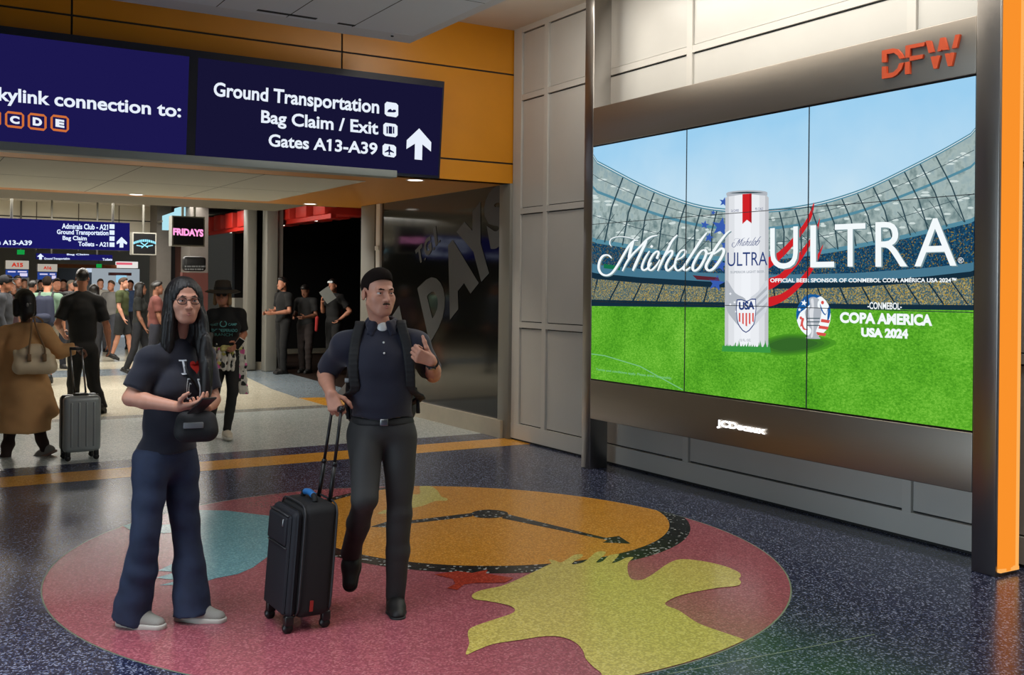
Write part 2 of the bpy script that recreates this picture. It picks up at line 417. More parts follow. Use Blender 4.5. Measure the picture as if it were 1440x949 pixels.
# steel columns at the restaurant entrance
for nm, pxs, Y in (('trim_6', (347, 361), 19.6), ('trim_7', (374, 391), 19.2)):
    a = on_y(pxs[0], 400, Y); b = on_y(pxs[1], 400, Y)
    q = MB(); q.rbox((a[0], Y, 0), (b[0], Y + 0.25, 3.5), M_grey_metal, 0.02, 2); q.build(nm, None, 'structure')
a = on_y(391, 400, 19.25); b = on_y(396, 400, 19.25)
structure('wall_entry', (a[0] - .02, 19.25, 0), (b[0] + 0.02, 21.0, 3.4), M_grey_wall)
a = on_y(360, 400, 19.8); b = on_y(376, 400, 19.8)
structure('window_2', (a[0], 19.8, 0.15), (b[0], 19.83, 3.4), M_dglass)
structure('trim_8', (a[0], 19.75, 0), (b[0], 19.9, 0.15), M_curb)
structure('wall_low', (on_y(330, 418, 21.5)[0], 21.5, 0), (on_y(350, 418, 21.5)[0], 21.7, on_y(340, 419, 21.5)[2]), M_grey_metal)
# ================================================================== floor medallion
mo = MB()
def fl2(x, y): return on_floor(x, y)[:2]
ring_px = [(56.7, 827), (61, 809), (79, 790.6), (113, 768), (147, 751), (170, 741), (280, 712.5), (350, 699), (389, 694), (451, 688.5),
           (968, 729), (1035, 757), (1080.5, 781.5), (1105, 806), (1114, 826.6), (1111, 847), (1093, 872), (1047.7, 900.5), (998, 921), (908, 945.6),
           (68, 858.6), (93.6, 884), (127.6, 904), (173, 922), (227, 938), (255, 946.5)]
P = np.array([fl2(*q) for q in ring_px])
A = np.c_[P[:, 0] ** 2, P[:, 0] * P[:, 1], P[:, 1] ** 2, P[:, 0], P[:, 1]]
k5 = np.linalg.lstsq(A, np.ones(len(P)), rcond=None)[0]
Q = np.array([[k5[0], k5[1] / 2], [k5[1] / 2, k5[2]]]); cen = np.linalg.solve(-2 * Q, k5[3:5])
cst = 1 + cen @ Q @ cen; ev, evec = np.linalg.eigh(Q / cst)
def ell(t, s=1.0): return cen + s * (evec @ (np.array([math.cos(t) / math.sqrt(ev[0]), math.sin(t) / math.sqrt(ev[1])])))
def inside(pt, s=1.0): d = np.array(pt) - cen; return d @ (Q / cst) @ d < s
N = 160
E0 = [tuple(ell(2 * math.pi * i / N, 1.004)) for i in range(N)]; E1 = [tuple(ell(2 * math.pi * i / N)) for i in range(N)]
def flat(pts, m, z): mo.poly([(x, y, z) for x, y in pts], m)
def clip(pts, s=0.999):
    out = []
    for q in pts:
        d = np.array(q) - cen; r = d @ (Q / cst) @ d
        if r > s: d = d * math.sqrt(s / r)
        out.append(tuple(cen + d))
    return out
def smooth(pts, n=4, closed=True):
    P = [np.array(q, float) for q in pts]; L = len(P); out = []
    for i in range(L if closed else L - 1):
        p0, p1, p2, p3 = (P[(i + j) % L] if closed else P[min(max(i + j, 0), L - 1)] for j in (-1, 0, 1, 2))
        for k in range(n):
            t = k / n
            out.append(tuple(0.5 * ((2 * p1) + (p2 - p0) * t + (2 * p0 - 5 * p1 + 4 * p2 - p3) * t * t + (3 * p1 - p0 - 3 * p2 + p3) * t ** 3)))
    if not closed: out.append(tuple(P[-1]))
    return out
Z = 0.0006
flat(E0, M_brass, Z); flat(E1, M_pink, Z * 2)
# clock: outer black and inner amber outlines, cut by the medallion's rim
orange_px = [(927, 718), (939, 733), (939, 741), (918, 760), (893, 774.6), (768, 795), (668, 795), (572.5, 789), (468, 770)]
O = np.array([fl2(*q) for q in orange_px]); As = np.c_[2 * O, np.ones(len(O))]
sol = np.linalg.lstsq(As, (O ** 2).sum(1), rcond=None)[0]; oc = sol[:2]; orad = math.sqrt(sol[2] + oc @ oc)
black_px = [(972.5, 739), (960, 756), (931, 777), (889, 789), (752, 806), (685, 806), (577, 800), (468, 783)]
B = np.array([fl2(*q) for q in black_px]); Bs = np.c_[2 * B, np.ones(len(B))]
sb = np.linalg.lstsq(Bs, (B ** 2).sum(1), rcond=None)[0]; bc = sb[:2]; brad = math.sqrt(sb[2] + bc @ bc)
circ = lambda c, r: clip([(c[0] + r * math.cos(2 * math.pi * i / 120), c[1] + r * math.sin(2 * math.pi * i / 120)) for i in range(120)])
print('clock', oc, orad, bc, brad, 'medallion', cen, 1 / np.sqrt(ev))
flat(circ(bc, brad), M_black_t, Z * 3); flat(circ(oc, orad), M_orange_t, Z * 4)
c1 = lambda x, y: (460 + x / 2.4, 660 + y / 2.4)
def px_poly(pts, m, z, conv=lambda x, y: (x, y), n=3): flat(clip(smooth([fl2(*conv(*q)) for q in pts], n) if n > 1 else [fl2(*conv(*q)) for q in pts]), m, z)
px_poly([(145, 195), (200, 178), (205, 182), (350, 165), (490, 148), (490, 160), (280, 184), (210, 190), (205, 197)], M_black_t, Z * 5, c1, 1)
px_poly([(600, 150), (940, 232), (985, 226), (1025, 252), (930, 248), (945, 240), (590, 166)], M_black_t, Z * 5, c1, 1)
px_poly([(488, 152), (500, 142), (548, 137), (600, 143), (610, 153), (585, 163), (548, 166), (505, 163)], M_black_t, Z * 6, c1, 3)
YEL = [(490, 425), (520, 410), (590, 395), (650, 370), (745, 325), (757, 320), (748, 306), (768, 309), (788, 316), (808, 306), (835, 290), (862, 289), (858, 300), (838, 310), (826, 322), (858, 318),
       (880, 305), (905, 283), (928, 278), (941, 284), (922, 302), (908, 316), (930, 312), (952, 292), (985, 288), (972, 306), (962, 318), (985, 312), (1010, 300), (1034, 299), (1016, 318), (1015, 350), (1028, 372), (1062, 375), (1100, 355), (1150, 320), (1195, 305), (1270, 312), (1340, 328), (1388, 348), (1396, 362), (1390, 372), (1397, 382), (1384, 395), (1310, 403), (1200, 425), (1147, 448), (1146, 462), (1190, 480), (1250, 520), (1330, 550),
       (1412, 578), (1500, 620), (1300, 700), (1100, 760), (960, 740), (925, 690), (900, 670), (872, 640), (864, 615), (840, 588), (800, 570), (740, 565), (650, 578), (560, 592), (500, 615), (468, 627), (480, 590), (475, 555), (490, 535), (560, 510), (620, 490), (634, 475), (610, 460), (540, 446), (497, 440)]
px_poly(YEL, M_yellow_t, Z * 7, c1, 3)
px_poly([(313, 57), (345, 55), (372, 72), (385, 92), (405, 99), (402, 107), (365, 108), (320, 125), (262, 136), (195, 150), (170, 150), (195, 138), (240, 120), (270, 86), (312, 84)], M_yellow_t, Z * 5, c1, 3)
px_poly([(360, 356), (440, 345), (490, 351), (542, 340), (536, 353), (630, 368), (600, 384), (500, 385), (462, 390), (440, 408), (404, 403), (432, 388), (425, 371)], M_red_t, Z * 6, c1, 1)
c2 = lambda x, y: (x / 2.571, 660 + y / 2.571)
px_poly([(640, 160), (720, 148), (820, 150), (940, 165), (1010, 172), (1020, 250), (990, 300), (915, 356), (860, 380), (780, 395), (715, 416), (575, 421), (650, 402), (562, 394), (640, 372), (570, 368), (650, 330), (655, 228), (590, 232), (480, 226), (438, 205), (490, 188), (580, 202), (650, 198)], M_blue_t, Z * 5, c2, 1)
med = mo.build('floor_medallion', None, None, fix=False)
tag(med, 'large round pink terrazzo floor medallion with an amber clock face and a lemon figure', 'floor mosaic')

# ================================================================== advertising video wall
VX = 5.53
vw = thing('video_wall', 'large advertising video wall in a brushed steel frame on the white panel wall', 'video wall', (5.62, 5.75, 0))
def under(o, par):
    o.parent = par; o.matrix_parent_inverse = Matrix.Translation(-Vector(par.location)); return o
def part(mb, name, par, fix=True): return under(mb.build(name, None, None, fix), par)
m = MB(); m.rbox((VX, 7.69, 0), (5.73, 7.825, 4.45), M_steel_v, 0.006, 2); part(m, 'post', vw)
m = MB(); m.rbox((VX, 3.665, 0), (5.74, 3.822, 4.45), M_steel_v, 0.006, 2); lp = part(m, 'post', vw)
# curved orange light panel let into the end post
m = MB(); n = 14; xs_ = [5.548 + (5.728 - 5.548) * i / n for i in range(n + 1)]
ys_ = [3.664 - 0.022 * math.sin(math.pi * min(1, (i / n) * 1.15)) for i in range(n + 1)]
vv = [(x, y, z) for z in (0.03, 4.40) for x, y in zip(xs_, ys_)]
M_amber = glow('amber_light_panel', (250, 146, 44), 1.0)
M_amber2 = glow('amber_light_edge', (255, 178, 92), 1.0)
m.add(vv, [(i, i + 1, i + n + 2, i + n + 1) for i in range(n)], M_amber, True)
m.box((5.548, 3.644, 0.025), (5.728, 3.664, 0.045), M_amber2); m.box((5.722, 3.648, 0.03), (5.730, 3.664, 4.40), M_amber2)
m.box((5.548, 3.650, 4.40), (5.728, 3.664, 4.41), M_amber)
o = part(m, 'light_panel', vw, False); o['label'] = 'glowing orange light panel'
m = MB(); m.rbox((VX, 3.822, 2.945), (5.70, 7.69, 3.29), M_steel, 0.005, 2); part(m, 'top_beam', vw)
m = MB(); m.rbox((VX, 3.822, 0.462), (5.70, 7.69, 0.815), M_steel, 0.005, 2)
lb = part(m, 'bottom_beam', vw)
SZ0, SZ1, SY0, SY1 = 0.828, 2.932, 7.688, 3.826
m = MB(); m.box((5.536, SY1 - 0.004, 0.815), (5.70, SY0 + 0.002, 2.945), M_ink); part(m, 'screen_housing', vw)

# the picture on the screen
pc = MB()
def sp(x, y, layer=1): return on_x(x, y, VX + 0.005 - 0.0004 * layer)
def cl(p): return (p[0], min(max(p[1], SY1), SY0), min(max(p[2], SZ0), SZ1))
def pp(pts, m, layer): pc.poly([cl(sp(x, y, layer)) for x, y in pts], m)
def grad(name, pts_cols, axis='Z', noise=None):
    m = bpy.data.materials.new(name); m.use_nodes = True; nt = m.node_tree; nt.nodes.clear()
    tc = nt.nodes.new('ShaderNodeTexCoord'); sx = nt.nodes.new('ShaderNodeSeparateXYZ'); nt.links.new(tc.outputs['Generated'], sx.inputs[0])
    r = nt.nodes.new('ShaderNodeValToRGB'); e = r.color_ramp.elements
    for i, (p_, c_) in enumerate(pts_cols):
        q = e[i] if i < 2 else e.new(p_)
        q.position = p_; q.color = (*lin(c_), 1)
    src = sx.outputs[axis]
    if noise:
        n = nt.nodes.new('ShaderNodeTexNoise'); n.inputs['Scale'].default_value = noise[0]; n.inputs['Detail'].default_value = 5
        nt.links.new(tc.outputs['Object'], n.inputs['Vector'])
        ma = nt.nodes.new('ShaderNodeMath'); ma.operation = 'MULTIPLY_ADD'; nt.links.new(n.outputs['Fac'], ma.inputs[0]); ma.inputs[1].default_value = noise[1]
        nt.links.new(src, ma.inputs[2]); mb_ = nt.nodes.new('ShaderNodeMath'); mb_.operation = 'SUBTRACT'; nt.links.new(ma.outputs[0], mb_.inputs[0]); mb_.inputs[1].default_value = noise[1] / 2
        src = mb_.outputs[0]
    nt.links.new(src, r.inputs['Fac'])
    em = nt.nodes.new('ShaderNodeEmission'); o = nt.nodes.new('ShaderNodeOutputMaterial')
    nt.links.new(r.outputs['Color'], em.inputs[0]); nt.links.new(em.outputs[0], o.inputs[0]); return m
def speck(name, base, cols, scale, thr):
    m = bpy.data.materials.new(name); m.use_nodes = True; nt = m.node_tree; nt.nodes.clear()
    tc = nt.nodes.new('ShaderNodeTexCoord'); v = nt.nodes.new('ShaderNodeTexVoronoi'); v.inputs['Scale'].default_value = scale
    nt.links.new(tc.outputs['Object'], v.inputs['Vector']); s = nt.nodes.new('ShaderNodeSeparateColor'); nt.links.new(v.outputs['Color'], s.inputs[0])
    r = nt.nodes.new('ShaderNodeValToRGB'); r.color_ramp.interpolation = 'CONSTANT'; e = r.color_ramp.elements
    e[0].position = 0; e[0].color = (*lin(base), 1); e[1].position = thr; e[1].color = (*lin(cols[0]), 1)
    for i, c_ in enumerate(cols[1:]): q = e.new(thr + (1 - thr) * (i + 1) / len(cols)); q.color = (*lin(c_), 1)
    nt.links.new(s.outputs[0], r.inputs['Fac'])
    em = nt.nodes.new('ShaderNodeEmission'); o = nt.nodes.new('ShaderNodeOutputMaterial')
    nt.links.new(r.outputs['Color'], em.inputs[0]); nt.links.new(em.outputs[0], o.inputs[0]); return m
S_sky = grad('picture_sky', [(0.42, (220, 236, 244)), (0.70, (194, 224, 242)), (1.0, (156, 207, 240))], 'Z', (1.1, 0.5))
S_grass = grad('picture_grass', [(0.30, (52, 126, 26)), (0.5, (88, 168, 38)), (0.72, (132, 204, 70))], 'Z', None)
def grassify(m):
    nt = m.node_tree; r = next(n for n in nt.nodes if n.type == 'VALTORGB'); tc = next(n for n in nt.nodes if n.type == 'TEX_COORD')
    for l_ in list(r.inputs['Fac'].links): nt.links.remove(l_)
    mp = nt.nodes.new('ShaderNodeMapping'); mp.inputs['Scale'].default_value = (1, 1, 1.7); nt.links.new(tc.outputs['Object'], mp.inputs['Vector'])
    a = nt.nodes.new('ShaderNodeTexNoise'); a.inputs['Scale'].default_value = 55; a.inputs['Detail'].default_value = 6; a.inputs['Roughness'].default_value = .75; nt.links.new(mp.outputs[0], a.inputs['Vector'])
    b = nt.nodes.new('ShaderNodeTexNoise'); b.inputs['Scale'].default_value = 3.2; b.inputs['Detail'].default_value = 2; nt.links.new(tc.outputs['Object'], b.inputs['Vector'])
    q = nt.nodes.new('ShaderNodeMath'); q.operation = 'MULTIPLY_ADD'; nt.links.new(b.outputs['Fac'], q.inputs[0]); q.inputs[1].default_value = .35; nt.links.new(a.outputs['Fac'], q.inputs[2])
    q2 = nt.nodes.new('ShaderNodeMath'); q2.operation = 'SUBTRACT'; nt.links.new(q.outputs[0], q2.inputs[0]); q2.inputs[1].default_value = .17; nt.links.new(q2.outputs[0], r.inputs['Fac'])
grassify(S_grass)
S_roof = grad('picture_roof', [(0.45, (104, 128, 130)), (0.72, (164, 182, 180)), (1.0, (140, 164, 170))], 'Z', (16, 1.1))
S_stand = speck('picture_upper_stand', (20, 60, 90), [(30, 82, 116), (18, 50, 76), (24, 66, 96), (40, 88, 110), (134, 116, 50)], 130, 0.3)
S_seats = speck('picture_lower_stand', (72, 98, 102), [(168, 142, 62), (176, 166, 118), (48, 84, 110), (120, 128, 112), (150, 132, 70)], 150, 0.35)
S_truss = glow('picture_truss', (44, 70, 80)); S_rim = glow('picture_rim', (84, 138, 158)); S_lamp = glow('picture_skylight', (206, 220, 218))
S_band = glow('picture_band', (70, 118, 142)); S_dkband = glow('picture_dark_band', (20, 44, 60)); S_white = glow('picture_white', (244, 250, 252))
S_shadow = glow('picture_letter_edge', (120, 146, 152)); S_red = glow('picture_red', (206, 34, 40)); S_red2 = glow('picture_red_dark', (170, 24, 34))
S_blue = glow('picture_blue', (56, 92, 176)); S_navy = glow('picture_navy', (44, 66, 124)); S_can = [glow('picture_can_' + str(i), (v, v + 3, v + 8)) for i, v in enumerate((196, 222, 236, 240, 234, 218, 192))]
S_silver = glow('picture_silver', (176, 182, 190)); S_silver2 = glow('picture_silver_light', (208, 213, 220)); S_greensh = glow('picture_green_dark', (52, 106, 40)); S_blade = glow('picture_grass_blade', (60, 150, 66))
S_goal = glow('picture_line', (120, 190, 130)); S_green = glow('picture_banner_green', (22, 110, 74)); S_maroon = glow('picture_banner_maroon', (92, 36, 48)); S_gold = glow('picture_logo_blue', (24, 92, 160)); S_pinkred = glow('picture_logo_red', (216, 84, 78))
# background sheet, sky first
pp([(825, 195), (1378, 95), (1378, 300), (825, 300)], S_sky, 0)
pp([(825, 300), (1378, 300), (1378, 436), (825, 429)], S_dkband, 0)
pp([(825, 429.5), (1100, 432.5), (1378, 436), (1378, 615), (825, 540)], S_grass, 0)
rim = smooth([(825, 218), (835, 223), (858, 235), (900, 257), (940, 274), (980, 287), (1020, 293), (1080, 294), (1130, 288), (1170, 279), (1220, 262), (1280, 233), (1330, 207), (1380, 178)], 4, False)
low = smooth([(825, 334), (870, 341), (930, 352), (980, 358), (1030, 361), (1090, 359), (1150, 352), (1210, 342), (1280, 328), (1330, 316), (1380, 304)], 4, False)
def band(top, bot, m, layer):
    n = len(bot); T = np.array(top); Bt = np.array(bot)
    for x0 in range(825, 1380, 15):
        x1 = x0 + 15
        pp([(x0, np.interp(x0, T[:, 0], T[:, 1])), (x1, np.interp(x1, T[:, 0], T[:, 1])), (x1, np.interp(x1, Bt[:, 0], Bt[:, 1])), (x0, np.interp(x0, Bt[:, 0], Bt[:, 1]))], m, layer)
band(rim, low, S_roof, 1)
off = lambda L, d: [(x, y + d) for x, y in L]
band(rim, off(rim, 5), S_rim, 2); band(off(rim, 2), off(rim, 3), S_white, 2.5)
mid = [(x, 0.62 * np.interp(x, *np.array(rim).T) + 0.38 * np.interp(x, *np.array(low).T)) for x in range(825, 1385, 5)]
band(mid, off(mid, 4), S_rim, 2)
st_low = [(825, 371), (900, 378), (1000, 384), (1100, 386), (1200, 384), (1300, 377), (1380, 368)]
band(low, st_low, S_stand, 1); band(low, off(low, 6), S_rim, 2)
bnd = [(x, y + 12) for x, y in st_low]; band(st_low, bnd, S_band, 2); band(bnd, off(bnd, 8), S_dkband, 2)
seats_b = [(825, 421), (950, 424), (1100, 426), (1250, 428), (1380, 429)]
band(off(bnd, 7), seats_b, S_seats, 1.5)
ri = lambda x: np.interp(x, *np.array(rim).T); lo_ = lambda x: np.interp(x, *np.array(low).T)
def line(pts, w_, m, layer):
    P_ = [np.array(q, float) for q in pts]
    for a_, b_ in zip(P_[:-1], P_[1:]):
        d = b_ - a_; d = d / (np.linalg.norm(d) + 1e-9); nrm = np.array([-d[1], d[0]]) * w_ / 2
        pp([a_ - nrm, b_ - nrm, b_ + nrm, a_ + nrm], m, layer)
for i in range(26):
    xr = 832 + i * 22.0; xl = 1040 + (xr - 1040) * 0.86 if xr < 1040 else 1070 + (xr - 1070) * 0.93
    sh = -0.32 * (1040 - xr) * 0.35 if xr < 1040 else 0.3 * (xr - 1060) * 0.35
    xb = xr - (1060 - xr) * 0.14 if xr < 1060 else xr + (xr - 1060) * 0.16
    if 829 < xb < 1371: line([(xr, ri(xr) + 5), ((xr * .55 + xb * .45) + (4 if xr > 1060 else -4), ri(xr) * .5 + lo_(xb) * .5), (xb, lo_(xb) + 3)], 1.9, S_truss, 3)
for i in range(24):
    xr = 838 + i * 22.5; xb = xr + 26 if xr < 1030 else xr - 26
    if 829 < xb < 1371 and not 1005 < xr < 1090: line([(xb, lo_(xb) * .62 + ri(xb) * .38), (xr, lo_(xr) + 2)], 0.9, S_truss, 2.9)
for t_ in (.22, .72): line([(x, ri(x) * (1 - t_) + lo_(x) * t_) for x in range(830, 1372, 12)], 0.8, S_truss, 2.9)
rnd = random.Random(4)
for i in range(120):
    x = rnd.uniform(832, 1366); t = rnd.choice((0.22, 0.5, 0.72, 0.86)) + rnd.uniform(-.03, .03)
    y = ri(x) * (1 - t) + lo_(x) * t; w_ = rnd.uniform(3, 6.5) * (0.7 + abs(x - 1060) / 500)
    pp([(x - w_, y), (x - w_ * .5, y - 1.6), (x + w_ * .5, y - 1.6), (x + w_, y), (x + w_ * .5, y + 1.4), (x - w_ * .5, y + 1.4)], S_lamp, 2.8)
for i in range(18):
    x = 840 + i * 31; d = (1060 - x) * 0.09
    line([(x, np.interp(x, *np.array(bnd).T) + 8), (x - d * 1.0, 428)], 2.0, S_dkband, 2)
pp([(849, 371), (872, 374), (872, 380), (849, 377)], S_green, 3); pp([(974, 387), (1010, 390), (1012, 395), (980, 393)], S_maroon, 3)
line([(826, 497), (850, 500), (900, 515), (960, 548)], 1.3, S_goal, 1)
pp([(825, 424), (1378, 430), (1378, 436.5), (825, 430)], S_dkband, 2)
# shadow of the can on the picture's grass
for q_, nm_, c_ in ((1.15, 'a', (74, 148, 36)), (1.0, 'b', (66, 132, 36)), (.85, 'c', (58, 116, 38)), (.68, 'd', (52, 102, 40))): pp(smooth([(1112 + (x - 1112) * q_, 484 + (y - 484) * q_) for x, y in [(1066, 488), (1080, 478), (1110, 471), (1145, 474), (1168, 482), (1140, 494), (1095, 498)]], 4), glow('picture_shade_' + nm_, c_), 1 + (1.15 - q_) * .8)
# stars and ribbons behind the can
def star(cx, cy, r, m, layer, rot=0.2, sx=1.0): pp([(cx + sx * (r if i % 2 == 0 else r * .42) * math.sin(rot + i * math.pi / 5), cy - (r if i % 2 == 0 else r * .42) * math.cos(rot + i * math.pi / 5)) for i in range(10)], m, layer)
for s_ in ((1003, 299, 4), (991, 316, 6.5), (1014, 319, 14), (997, 334, 7), (1007, 398, 12), (1018, 284, 7), (1013, 372, 11), (1020, 345, 8)): star(*s_, S_blue, 3)
c4 = lambda x, y: (1060 + x / 5.275, 260 + y / 5.275)
def pxp(pts, m, layer, n=3): pp(smooth([c4(*q) for q in pts], n), m, layer)
pxp([(100, 545), (180, 500), (260, 425), (340, 330), (400, 240), (446, 130), (436, 220), (390, 320), (320, 415), (230, 520), (150, 590), (100, 620)], S_red, 3)
pxp([(100, 700), (190, 665), (290, 560), (380, 450), (450, 350), (490, 245), (470, 350), (400, 480), (320, 600), (220, 705), (150, 760), (100, 775)], S_red, 3)
pxp([(100, 840), (200, 810), (300, 740), (390, 640), (460, 540), (515, 440), (480, 550), (420, 660), (340, 760), (250, 840), (170, 885), (100, 900)], S_red, 3)
# the can
cl_, cr_ = 1020, 1080
n = len(S_can); e_ = [1020, 1025, 1033, 1043, 1056, 1068, 1076, 1081]
for i in range(n):
    x0, x1 = e_[i], e_[i + 1]; sh = lambda x: -1.2 * (x - 1020) / 60
    top = lambda x: 279 - (5 if 1023 < x < 1079 else 0) + sh(x)
    pp([(x0, top(x0)), (x1, top(x1)), (x1 - .6, 489 + (x1 - 1020) * .03), (x0 - .9, 487)], S_can[i], 4)
pp(smooth([(1022, 275), (1024, 270), (1050, 267.5), (1076, 269), (1079, 273), (1076, 275), (1050, 273), (1026, 276)], 3), S_silver, 5)
pp(smooth([(1026, 271.5), (1050, 269.5), (1074, 271), (1050, 271.8)], 3), S_truss, 6)
pp([(1044, 273), (1057, 272), (1057, 314), (1050.5, 309), (1044, 315)], S_red, 6); pp([(1054, 272), (1057, 272), (1057, 314), (1054, 311.5)], S_red2, 7)
pp(smooth([(1021, 394), (1034, 412), (1048, 420), (1048, 432), (1046, 462), (1030, 448), (1020.5, 430)], 3), S_silver, 5)
pp(smooth([(1079, 394), (1066, 410), (1054, 420), (1054, 432), (1058, 458), (1070, 447), (1079, 432)], 3), S_silver2, 5)
for d in (0, 11, 22): pp([(1079, 402 + d), (1060, 421 + d), (1060, 425 + d), (1079, 407 + d)], S_silver, 6)
for q in ((1027, 413), (1033, 425), (1027, 428), (1035, 438), (1041, 428)): star(*q, 2.3, S_can[3], 6)
pp(smooth([(1036, 421), (1050, 423), (1063, 420), (1062, 450), (1058, 460), (1049, 468), (1040, 460), (1036, 448)], 2), S_navy, 7)
pp(smooth([(1037, 422.5), (1050, 424.5), (1062, 421.5), (1061, 450), (1057, 459), (1049, 466.5), (1041, 459), (1037, 448)], 2), S_can[3], 8)
for i in range(5): pp([(1039 + i * 4.7, 440), (1041.2 + i * 4.7, 440), (1041.2 + i * 4.7, 457 - abs(i - 2) * 3 + 2), (1039 + i * 4.7, 457 - abs(i - 2) * 3 + 1)], S_pinkred, 9)
def rect_text(body, x0, y0, x1, y1, m, layer, bold=0.02, **k):
    """one line of lettering filling an upright rectangle of the screen"""
    a = sp(x0, y0, layer); b = sp(x1, y1, layer)
    U, F, _ = text_mesh(body, bold, **k)
    pc.add([(a[0], a[1] + (b[1] - a[1]) * u, b[2] + (a[2] - b[2]) * v) for u, v in U], F, m)
def tilted_text(body, BL, BR, TL, TR, m, layer, bold=0.02, **k): quad_text(pc, body, BL, BR, TL, TR, m, lambda x, y: sp(x, y, layer), bold, **k)
tilted_text('USA', (1039, 436), (1061, 435), (1039, 424.5), (1061, 423), S_navy, 9, 0.05)
tilted_text('ULTRA', (1023, 374.5), (1079, 373), (1023, 355), (1079, 354), S_navy, 6, 0.0)
tilted_text('SUPERIOR LIGHT BEER', (1027, 384.5), (1075, 383.5), (1027, 381), (1075, 380), S_silver, 6, 0.03)
tilted_text('12 FL. OZ.', (1040, 480), (1056, 480), (1040, 476.5), (1056, 476.5), S_silver, 6, 0.03)
tilted_text('2.6 CARBS', (1028, 298), (1039, 297.5), (1028, 294.5), (1039, 294), S_navy, 6, 0.0)
tilted_text('95 CALS', (1062, 296), (1073, 295), (1062, 292), (1073, 291.5), S_navy, 6, 0.0)
for i in range(26):
    x = 1018 + i * 2.5; h_ = rnd.uniform(5, 12); pp([(x - 2, 492), (x + 2, 493), (x + rnd.uniform(-2.5, 2.5), 490 - h_)], S_blade, 7)
pp([(1016, 486), (1083, 488), (1084, 496), (1015, 494)], S_blade, 6.5)
# script lettering drawn with a brush
SCRIPT = [
    ([(215, 380), (180, 350), (130, 358), (95, 410), (85, 480), (110, 535), (165, 555), (220, 530), (275, 455), (330, 360), (390, 260), (440, 205), (485, 200)], 11),
    ([(213, 262), (197, 232), (208, 190), (260, 167), (330, 163), (400, 175), (455, 192)], 5),
    ([(437, 205), (410, 290), (388, 390)], 13), ([(325, 512), (370, 420), (430, 340), (500, 270), (565, 200), (620, 163), (680, 150)], 10),
    ([(572, 205), (500, 350), (430, 508)], 13),
    ([(600, 308), (550, 390), (522, 470), (540, 502), (580, 482), (620, 425)], 10), ([(612, 255), (632, 270)], 13),
    ([(690, 372), (672, 382), (693, 330), (675, 312), (632, 350), (592, 430), (592, 490), (622, 500), (672, 450), (705, 395)], 10),
    ([(682, 510), (730, 400), (790, 280), (832, 200), (882, 146)], 11), ([(720, 405), (780, 330), (825, 305), (828, 340), (790, 400), (765, 462), (782, 506), (822, 480), (872, 420)], 11),
    ([(866, 402), (930, 370), (965, 322), (950, 297), (910, 317), (868, 395), (856, 460), (882, 505), (932, 480), (975, 420)], 10),
    ([(1180, 123), (1120, 200), (1030, 340), (960, 450), (946, 490), (972, 502), (1015, 470)], 12),
    ([(1168, 295), (1120, 312), (1062, 400), (1036, 470), (1052, 508), (1102, 480), (1150, 400), (1176, 325), (1160, 296), (1190, 335), (1235, 318)], 12),
    ([(1420, 102), (1370, 142), (1280, 262), (1212, 380), (1172, 460), (1192, 502), (1242, 490), (1312, 400), (1353, 315), (1332, 282), (1290, 312), (1248, 342)], 13)]
def brush(strokes, conv, k, m, layer, dx=0, dy=0):
    for pts, w_ in strokes:
        q = smooth([conv(x, y) for x, y in pts], 5, False); q = [(x + dx, y + dy) for x, y in q]; nq = len(q)
        V = [];
        for i, pnt in enumerate(q):
            a_ = np.array(q[max(0, i - 1)]); b_ = np.array(q[min(nq - 1, i + 1)]); d = b_ - a_; d = d / (np.linalg.norm(d) + 1e-9)
            ww = k * w_ * (0.55 + 0.45 * min(1, 6 * min(i, nq - 1 - i) / nq)) * (0.75 + 0.35 * abs(d[1]))
            nn_ = np.array([-d[1], d[0]]) * ww
            V += [sp(*(np.array(pnt) + nn_), layer), sp(*(np.array(pnt) - nn_), layer)]
        pc.add(V, [(2 * i, 2 * i + 1, 2 * i + 3, 2 * i + 2) for i in range(nq - 1)], m)
cs = lambda x, y: (830 + x / 7.2, 310 + y / 7.2)
brush(SCRIPT, cs, 1 / 7.2, S_shadow, 10, 1.2, 1.2); brush(SCRIPT, cs, 1 / 7.2, S_white, 11)
sx_ = lambda x, y: (1029.5 + (x - 85) * 0.0305, 347.5 - (x - 85) * 0.0010 + (y - 555) * 0.0305)
brush(SCRIPT, sx_, 0.03, S_navy, 7)
for (d, m, L_) in ((2.2, S_shadow, 10), (0, S_white, 11)):
    tilted_text('U', (1083 + d, 378.2 + d * .6), (1122 + d, 377.5 + d * .6), (1083 + d, 321 + d * .6), (1122 + d, 318 + d * .6), m, L_, 0.0)
    tilted_text('L', (1139.5 + d, 376 + d * .6), (1173 + d, 375.5 + d * .6), (1139.5 + d, 317 + d * .6), (1173 + d, 315 + d * .6), m, L_, 0.0)
    tilted_text('T', (1174 + d, 375 + d * .6), (1217 + d, 374.5 + d * .6), (1174 + d, 315.5 + d * .6), (1217 + d, 313.5 + d * .6), m, L_, 0.0)
    tilted_text('R', (1231 + d, 375 + d * .6), (1276 + d, 374.5 + d * .6), (1231 + d, 312.5 + d * .6), (1273 + d, 310.5 + d * .6), m, L_, 0.0)
    tilted_text('A', (1286 + d, 374.5 + d * .6), (1345 + d, 373.5 + d * .6), (1286 + d, 308.5 + d * .6), (1345 + d, 305 + d * .6), m, L_, 0.0)
tilted_text('\u00ae', (1347, 370), (1355, 370), (1347, 362), (1355, 362), S_white, 11, 0)
tilted_text('OFFICIAL BEER SPONSOR OF CONMEBOL COPA AM\u00c9RICA USA 2024\u2122', (1083, 397), (1345, 397), (1083, 390), (1345, 389.5), S_white, 11, 0.03)
tilted_text('-CONMEBOL-', (1220, 434.5), (1268, 435.5), (1220, 424.5), (1268, 425.5), S_white, 11, 0.02)
